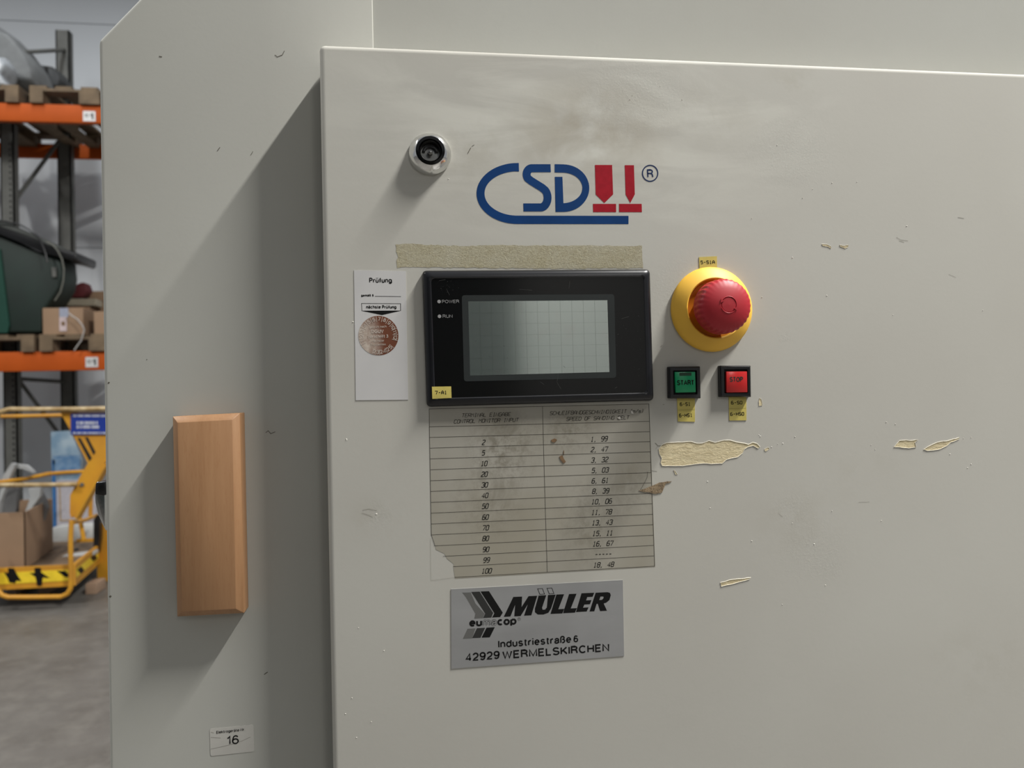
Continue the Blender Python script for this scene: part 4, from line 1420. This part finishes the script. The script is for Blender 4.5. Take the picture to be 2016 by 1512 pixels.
build('lid_rim', MB().prism([p + Vector((0, -0.06, 0)) for p in lt_[:9]], (0, 0.42, 0)), simple('grey_black_rim', (0.05, 0.055, 0.05), 0.5), gc)
build('side_stripe', MB().prism([W(-40, 655, yc - 0.02), W(-40, 470, yc - 0.02), W(0, 490, yc - 0.02), W(6, 540, yc - 0.02), W(18, 640, yc - 0.02), W(14, 655, yc - 0.02)], (0, 0.03, 0)), M['green_bin2'], gc)
build('latch', MB().prism(px_poly([(101, 526), (110, 526), (110, 545), (103, 545)], yc - 0.02), (0, 0.03, 0)), M['rack_grey'], gc)
cb = thing('cable_loop', (W(90, 500, yc - 0.1).x, yc - 0.1, W(90, 440, yc - 0.1).z), 'dark cable slung over the green container lid', 'cable')
build('cable', MB().tube(px_poly([(-20, 436), (10, 436), (36, 441), (58, 452), (74, 465), (84, 482), (90, 500), (93, 516)], yc - 0.09), 0.008, 8), M['black'], cb, smooth=True)
build('cable', MB().tube(px_poly([(92, 476), (104, 482), (114, 494), (122, 510), (126, 530), (125, 552), (119, 575), (108, 592)], yc - 0.09), 0.006, 8), simple('grey_cable', (0.12, 0.12, 0.10), 0.5), cb, smooth=True)
wl = build('white_cable', MB().tube(px_poly([(134, 615), (142, 622), (152, 628), (162, 640), (166, 650), (160, 670), (152, 681), (146, 690)], RF - 0.05), 0.005, 8), simple('pale_cable', (0.42, 0.40, 0.38), 0.5), origin=W(150, 650, RF - 0.05), smooth=True,
           label='pale thin cable hanging over the taped cardboard box', category='cable')


def boxed(name, u0, u1, v0, v1, y, depth, mat, label, zb=None, cat='box', group=None):
    a, b = W(u0, v1, y), W(u1, v0, y)
    z0 = a.z if zb is None else zb
    o = thing(name, ((a.x + b.x) / 2, y + depth / 2, z0), label, cat, group)
    build('carton', MB().box(a.x, b.x, y, y + depth, z0, b.z), mat, o, bevel=0.004, bseg=1)
    s = MB().box((a.x + b.x) / 2 - 0.002, (a.x + b.x) / 2 + 0.002, y - 0.001, y + depth, b.z - 0.001, b.z + 0.001)
    build('flap_seam', s, M['ink_soft'], o)
    return o, a, b


G2 = 'cardboard boxes on the lower shelf'
o, a, b = boxed('cardboard_box', 84, 163, 606, 656, 5.97, 0.35, M['card'], 'brown cardboard box with white and pink label strip on the lower shelf', zt2, 'box', G2)
for (u0, u1, v0, v1, mt) in ((117, 134, 606, 624, simple('blue_grey_label', (0.30, 0.32, 0.40), 0.5)), (117, 131, 624, 652, simple('pale_pink_label', (0.52, 0.42, 0.42), 0.5)), (121, 128, 633, 641, M['rust'])):
    p, q = W(u0, v1, 5.965), W(u1, v0, 5.965)
    build('label_strip', MB().box(p.x, q.x, 5.965 if mt != M['rust'] else 5.963, 5.969, p.z, q.z), mt, o)
boxed('cardboard_box', 185, 240, 613, 655, 5.98, 0.3, M['card'], 'brown cardboard box cut off by the machine edge on the lower shelf', zt2, 'box', G2)
boxed('cardboard_box', 110, 188, 588, 602, 6.4, 0.15, M['card_pale'], 'flat pale cardboard tray behind the taped box', None, 'box', G2)
boxed('cardboard_box', 148, 215, 573, 592, 6.58, 0.3, M['card'], 'low brown cardboard box at the back behind the pale tray', None, 'box', G2)
boxed('cardboard_box', 122, 176, 603.5, 655, 6.41, 0.13, M['card'], 'dark brown cardboard box carrying the pale tray', zt2, 'box', G2)
boxed('cardboard_box', 150, 214, 593.5, 655, 6.58, 0.3, M['card'], 'tall brown cardboard box carrying the low one at the back', zt2, 'box', G2)
p_ = px_poly([(118, 586), (140, 564), (158, 555), (168, 556), (174, 573), (160, 586)], 6.42)
zmn = min(p.z for p in p_)
build('red_bag', MB().prism(p_, (0, 0.12, 0)), simple('dark_red_fabric', (0.10, 0.012, 0.015), 0.7), origin=p_[0], bevel=0.02, label='dark red bag lying on the boxes of the lower shelf', category='bag')

# ================================================================== BACKGROUND: yellow work platform
YF = 4.30
M['yellow'] = simple('yellow_enamel', (0.56, 0.27, 0.016), 0.5, 0, 0.15, 7, 0.0, col2=(0.46, 0.21, 0.02))
M['worn'] = simple('worn_pale_yellow_tube', (0.46, 0.35, 0.19), 0.5, 0, 0.3, 20, col2=(0.26, 0.16, 0.05))
M['haz'] = simple('hazard_yellow', (0.80, 0.58, 0.03), 0.4)
wp = thing('work_platform', (W(80, 1170, YF).x, YF + 0.5, 0.12), 'yellow steel work platform basket with railings and hazard stripes standing on the floor', 'work platform')
k = YF
build('top_rail', MB().tube([W(-14, 840, k), W(-10, 822, k), W(0, 811, k), W(20, 806, k), W(118, 806, k), W(260, 804, k)], 0.0155, 10), M['worn'], wp, smooth=True)
build('rear_top_rail', MB().tube([W(2, 820, k + 0.9), W(60, 819, k + 0.9), W(150, 817, k + 0.9), W(300, 815, k + 0.9)], 0.014, 10), M['yellow'], wp, smooth=True)
build('middle_rail', MB().tube([W(-30, 954, k), W(0, 955, k), W(60, 955, k), W(152, 954, k)], 0.0135, 10), M['worn'], wp, smooth=True)
build('rear_middle_rail', MB().tube([W(-30, 949, k + 0.3), W(0, 949, k + 0.35), W(50, 943, k + 0.5), W(95, 933, k + 0.7), W(130, 930, k + 0.8), W(170, 928, k + 0.9)], 0.013, 10), M['yellow'], wp, smooth=True)
gs = [(119, 812), (260, 812), (260, 860), (206, 912), (190, 940), (172, 972), (150, 1012), (140, 1020), (137, 1010), (138, 975), (150, 952), (162, 930), (173, 912), (150, 868)]
build('gusset_plate', MB().plate([px_poly(gs, k + 0.02)], (0, 0.03, 0)), M['yellow'], wp)
build('gusset_flange', MB().prism(px_poly([(205, 914), (209, 916), (150, 1022), (145, 1018)], k - 0.02), (0, 0.08, 0)), M['yellow'], wp)
t = MB()
for pts in ([(152, 862), (158, 862), (181, 902), (176, 908)], [(167, 861), (173, 861), (188, 890), (184, 896)]):
    t.plate([px_poly(pts, k + 0.018)], (0, 0.004, 0))
build('slot', t, M['hole'], wp)
build('bolt', MB().lathe(W(162, 954, k + 0.02), [(0.012, 0), (0.012, 0.008), (0.0001, 0.009)], 8), M['rack_grey'], wp)
# blue sign
sgq = [(140, 814), (262, 813), (262, 855), (140, 856)]
sp = label_plate('sign_plate', sgq, k + 0.015, 0.004, simple('blue_sign', (0.012, 0.035, 0.25), 0.4), wp, label='blue sign plate with white print')
t = MB()
KS = k + 0.009
for (u0, u1, v, hh) in ((144, 232, 818.5, 4.2), (151, 194, 832.5, 6), (151, 194, 840.5, 6), (144, 232, 852.5, 3.6)):
    u = u0
    while u < u1:
        w_ = rs.uniform(1.6, 2.8)
        p, q = W(u, v + hh / 2, KS), W(u + w_, v - hh / 2, KS)
        t.box(p.x, q.x, KS - 0.0005, KS, p.z, q.z)
        u += w_ + rs.choice((0.8, 0.8, 0.9, 2.6))
build('sign_print', t, simple('white_sign_print', (0.5, 0.52, 0.6), 0.5), sp, kind='stuff')
build('loop_tube', MB().tube([W(-22, 1060, k), W(-14, 1130, k), W(-6, 1160, k), W(4, 1172, k), W(16, 1176, k), W(60, 1176, k), W(120, 1175, k), W(133, 1169, k), W(139, 1158, k), W(140, 1140, k), W(139, 1060, k), W(141, 1024, k)], 0.0145, 10), M['yellow'], wp, smooth=True)
# kick board: long front and the receding side
yb = k + 0.05
xa, xb = W(-60, 1110, yb), W(140, 1112, yb)
zb1, zb0 = xb.z, W(100, 1156, yb).z
sd_far = W(191, 1094, 5.0)
build('kick_board', MB().box(xa.x, xb.x, yb, yb + 0.02, zb0, zb1), M['yellow'], wp)
se = (xb + (sd_far - xb) * 1.0)
side = [Vector((xb.x, yb, zb1)), Vector((se.x, 5.0, zb1)), Vector((se.x, 5.0, zb0)), Vector((xb.x, yb, zb0))]
build('kick_board', MB().prism(side, (0.02, 0.01, 0)), M['yellow'], wp)
strp = [((2, 1124), (16, 1124), (42, 1143), (28, 1143)), ((60, 1124), (78, 1124), (104, 1143), (86, 1143)), ((36, 1124), (54, 1124), (66, 1143), (50, 1143)), ((92, 1124), (110, 1124), (134, 1142), (118, 1142))]
ty = MB()
tk = MB()
ty.box(xa.x, xb.x, yb - 0.003, yb, W(100, 1145, yb).z, W(100, 1123, yb).z)
for q in ([(16, 1118), (27, 1119), (34, 1132), (42, 1144), (32, 1143), (30, 1148), (18, 1147), (16, 1140), (10, 1130), (8, 1126), (16, 1128)],
          [(68, 1118), (80, 1118), (81, 1127), (98, 1138), (84, 1137), (82, 1153), (73, 1153), (70, 1136), (58, 1128), (68, 1128)],
          [(112, 1124), (128, 1124), (138, 1134), (136, 1136), (128, 1136)]):
    build('hazard_stripe', MB().plate([px_poly(q, yb - 0.005)], (0, 0.001, 0)), M['ink'], wp)
build('hazard_tape', ty, M['haz'], wp)


def sidept(t, zf):
    a = Vector((xb.x, yb, zb0 + (zb1 - zb0) * zf))
    b = Vector((se.x, 5.0, zb0 + (zb1 - zb0) * zf))
    return a.lerp(b, t) + Vector((0.0225, 0.006, 0))


build('hazard_tape', MB().add([sidept(0.02, 0.75), sidept(0.9, 0.75), sidept(0.9, 0.35), sidept(0.02, 0.35)], [(0, 1, 2, 3)]), M['haz'], wp)
_sp = sidept
sidept = lambda t, z: _sp(t, z) + Vector((0.001, -0.0005, 0))
build('hazard_stripe', MB().add([sidept(0.05, 0.7), sidept(0.2, 0.7), sidept(0.32, 0.35), sidept(0.18, 0.35)], [(0, 1, 2, 3)]), M['ink'], wp)
tk.add([sidept(0.55, 0.75), sidept(0.72, 0.75), sidept(0.86, 0.4), sidept(0.68, 0.4)], [(0, 1, 2, 3)])
build('hazard_stripe', tk, M['ink'], wp)
pp = W(198, 1090, 5.0)
build('corner_post', MB().box(W(190, 1090, 5.0).x, W(240, 1090, 5.0).x, 5.0, 5.06, W(190, 1148, 5.0).z, W(190, 1032, 5.0).z), M['yellow'], wp, bevel=0.006)
build('side_rail', MB().tube([W(145, 1029, k + 0.1), W(165, 1025, 4.8), W(190, 1015, 5.2)], 0.013, 8), M['yellow'], wp, smooth=True)
for (u0, v0, u1, v1, y) in ((179, 962, 178, 1016, 5.1), (153, 1000, 165, 1062, 4.9)):
    build('baluster', MB().tube([W(u0, v0, y), W(u1, v1, y)], 0.015, 8), M['yellow'], wp, smooth=True)
build('rear_kick_board', MB().box(W(150, 1070, 5.3).x, W(186, 1070, 5.3).x, 5.3, 5.32, W(150, 1090, 5.3).z, W(150, 1062, 5.3).z), M['yellow'], wp)
dk = [Vector((xa.x, yb + 0.03, zb0 + 0.10)), Vector((xb.x, yb + 0.03, zb0 + 0.10)), Vector((se.x, 5.0, zb0 + 0.10)), Vector((se.x, 5.5, zb0 + 0.10)), Vector((xa.x, 5.5, zb0 + 0.10))]
build('deck', MB().prism(dk, (0, 0, -0.02)), simple('brown_deck_board', (0.17, 0.115, 0.07), 0.7, 0, 0.3, 8), wp)
deckz = zb0 + 0.10
# blocks below
gp = 'timber blocks under the work platform'
for i, (u, w_, y, lab) in enumerate(((22, 20, 4.72, 'pale timber block under the left end of the yellow platform'), (84, 20, 4.72, 'pale timber block under the middle of the yellow platform'), (179, 22, 4.64, 'pale timber block under the right corner of the yellow platform'))):
    x0, x1 = W(u - w_ / 2, 1160, y).x, W(u + w_ / 2, 1160, y).x
    top = W(u, 1156 if i < 2 else 1149, y).z
    top = min(top, zb0 - 0.001)
    build('timber_block', MB().box(x0, x1, y, y + (0.5 if i < 2 else 0.15), 0.0, top), simple('pale_timber', (0.36, 0.24, 0.16), 0.8, 0, 0.2, 12), origin=((x0 + x1) / 2, y + 0.25, 0), bevel=0.003, label=lab, category='timber', group=gp)

# contents: cardboard box open at top
yo = 4.42
cbx = thing('open_cardboard_box', (W(0, 1100, yo).x, yo + 0.25, deckz), 'large open brown cardboard box inside the yellow platform', 'box')
zl, zh = deckz + 0.001, W(30, 1009, yo).z
xl0, xr0 = W(-110, 1050, yo).x, W(50, 1050, yo).x
sdv = Vector((W(103, 1050, 5.05).x - xr0, 5.05 - yo, 0))
mat_c = M['card']
fp_ = [Vector((xl0, yo, zl)), Vector((xr0, yo, zl)), Vector((xr0, yo, zh)), Vector((xl0, yo, zh))]
build('front_wall', MB().prism(fp_, (0, 0.008, 0)), mat_c, cbx)
sw = [Vector((xr0, yo, zl)), Vector((xr0, yo, zl)) + sdv, Vector((xr0, yo, zh)) + sdv, Vector((xr0, yo, zh))]
build('side_wall', MB().prism(sw, (-0.008, 0, 0)), mat_c, cbx)
bwz = [p + sdv for p in fp_]
build('rear_wall', MB().prism(bwz, (0, 0.008, 0)), mat_c, cbx)
build('base', MB().prism([Vector((xl0, yo, zl)), Vector((xr0, yo, zl)), Vector((xr0, yo, zl)) + sdv, Vector((xl0, yo, zl)) + sdv], (0, 0, 0.006)), mat_c, cbx)
M['foam'] = simple('grey_foam', (0.40, 0.41, 0.41), 0.6, 0, 0.2, 9)
M['foam_dark'] = simple('grey_metal_scrap', (0.16, 0.16, 0.16), 0.5, 0.3, 0.2, 9)
g3 = 'scrap pieces sticking out of the open cardboard box'
for (q, y, mt, lab) in (([(4, 940), (22, 912), (30, 914), (14, 950), (0, 990), (-6, 1040), (-12, 1040)], 4.72, M['foam'], 'pale angled bar leaning at the left in the open cardboard box'),
                        ([(30, 914), (50, 916), (64, 928), (66, 932), (48, 924), (34, 922)], 4.76, M['foam'], 'thin pale strip curving out of the open cardboard box'),
                        ([(56, 962), (80, 960), (78, 978), (58, 1006), (52, 1036), (40, 1036), (50, 1006), (60, 980)], 4.70, M['foam'], 'pale angled profile leaning at the right in the open cardboard box'),
                        ([(78, 966), (88, 985), (92, 1000), (80, 1036), (58, 1036), (60, 1008)], 4.82, M['foam_dark'], 'dark grey sheet behind the pale profile in the open cardboard box'),
                        ([(-10, 960), (20, 950), (34, 965), (30, 1036), (-20, 1036)], 4.86, M['foam_dark'], 'dark grey block at the back left of the open cardboard box')):
    P = px_poly(q, y)
    build('scrap_piece', MB().plate([P], (0, 0.04, 0)), mt, origin=P[0], label=lab, category='scrap', group=g3)

# framed blue and white panel and wrapped pane behind
yv = 5.62
pn = thing('framed_panel', (W(130, 1050, yv).x, yv, 0.0), 'blue edged panel in cloudy film standing behind the yellow platform', 'panel')
build('film_sheet', MB().prism(px_poly([(100, 850), (134, 848), (146, 870), (160, 905), (158, 930), (156, 1075), (104, 1080)], yv + 0.03), (0, 0.03, 0)), simple('cloudy_blue_film', (0.16, 0.25, 0.34), 0.3, 0, 0.5, 9, 0.3, col2=(0.32, 0.40, 0.46)), pn)
build('board', MB().prism(px_poly([(104, 946), (190, 944), (190, 1040), (108, 1044)], yv), (0, 0.03, 0)), simple('pale_lilac_board', (0.42, 0.40, 0.43), 0.5), pn)
build('blue_stripe', MB().prism(px_poly([(102, 905), (108, 905), (111, 1075), (106, 1080)], yv - 0.01), (0, 0.01, 0)), simple('blue_edge', (0.03, 0.13, 0.33), 0.4), pn)
build('blue_stripe', MB().prism(px_poly([(104, 898), (157, 896), (157, 926), (105, 930)], yv - 0.01), (0, 0.01, 0)), simple('blue_band', (0.07, 0.17, 0.33), 0.3, 0, 0.4, 14, col2=(0.2, 0.3, 0.42)), pn)
t = MB()
q = px_poly([(116, 950), (180, 948), (180, 1022), (118, 1026)], yv - 0.004)
qi = px_poly([(118, 952), (178, 950), (178, 1020), (120, 1024)], yv - 0.004)
t.plate([q, qi], (0, 0.004, 0))
build('printed_frame', t, simple('tan_line', (0.38, 0.26, 0.13), 0.5), pn)
fbase = W(130, 1070, yv).z
build('stand', MB().box(W(100, 1070, yv).x, W(190, 1070, yv).x, yv - 0.05, yv + 0.12, 0.0, fbase), M['card_pale'], pn)
# white bags on the deck and behind
wb_ = lambda pts, y, d, mt, lab, nm, g=None: build(nm, MB().prism(px_poly(pts, y), (0, d, 0)), mt, origin=W(*pts[0], y), bevel=0.012, bseg=2, label=lab, category='bag', **({'group': g} if g else {}))
M['white_bag'] = simple('white_plastic_bag', (0.50, 0.51, 0.50), 0.35, 0, 0.2, 9, 0.3)
wb_([(94, 1078), (96, 1050), (104, 1038), (120, 1036), (140, 1034), (186, 1032), (186, 1062), (150, 1066), (120, 1074)], 5.36, 0.12, M['white_bag'], 'white plastic bag lying at the back of the yellow platform deck', 'plastic_bag', 'plastic bags on the platform deck')
wb_([(100, 1108), (120, 1096), (150, 1092), (184, 1086), (182, 1096), (150, 1102), (118, 1108)], 4.78, 0.10, M['white_bag'], 'flat white plastic bag at the front right of the yellow platform deck', 'plastic_bag', 'plastic bags on the platform deck')
wb_([(116, 1096), (126, 1088), (148, 1080), (152, 1088), (140, 1094)], 4.95, 0.06, M['ink_dark'], 'small black bag between the white bags on the platform deck', 'plastic_bag')
build('black_post', MB().prism(px_poly([(184, 1092), (184, 1024), (190, 1014), (197, 1014), (196, 1060), (192, 1090)], 4.94), (0, 0.05, 0)), M['black'], wp)
bpy.context.view_layer.update()
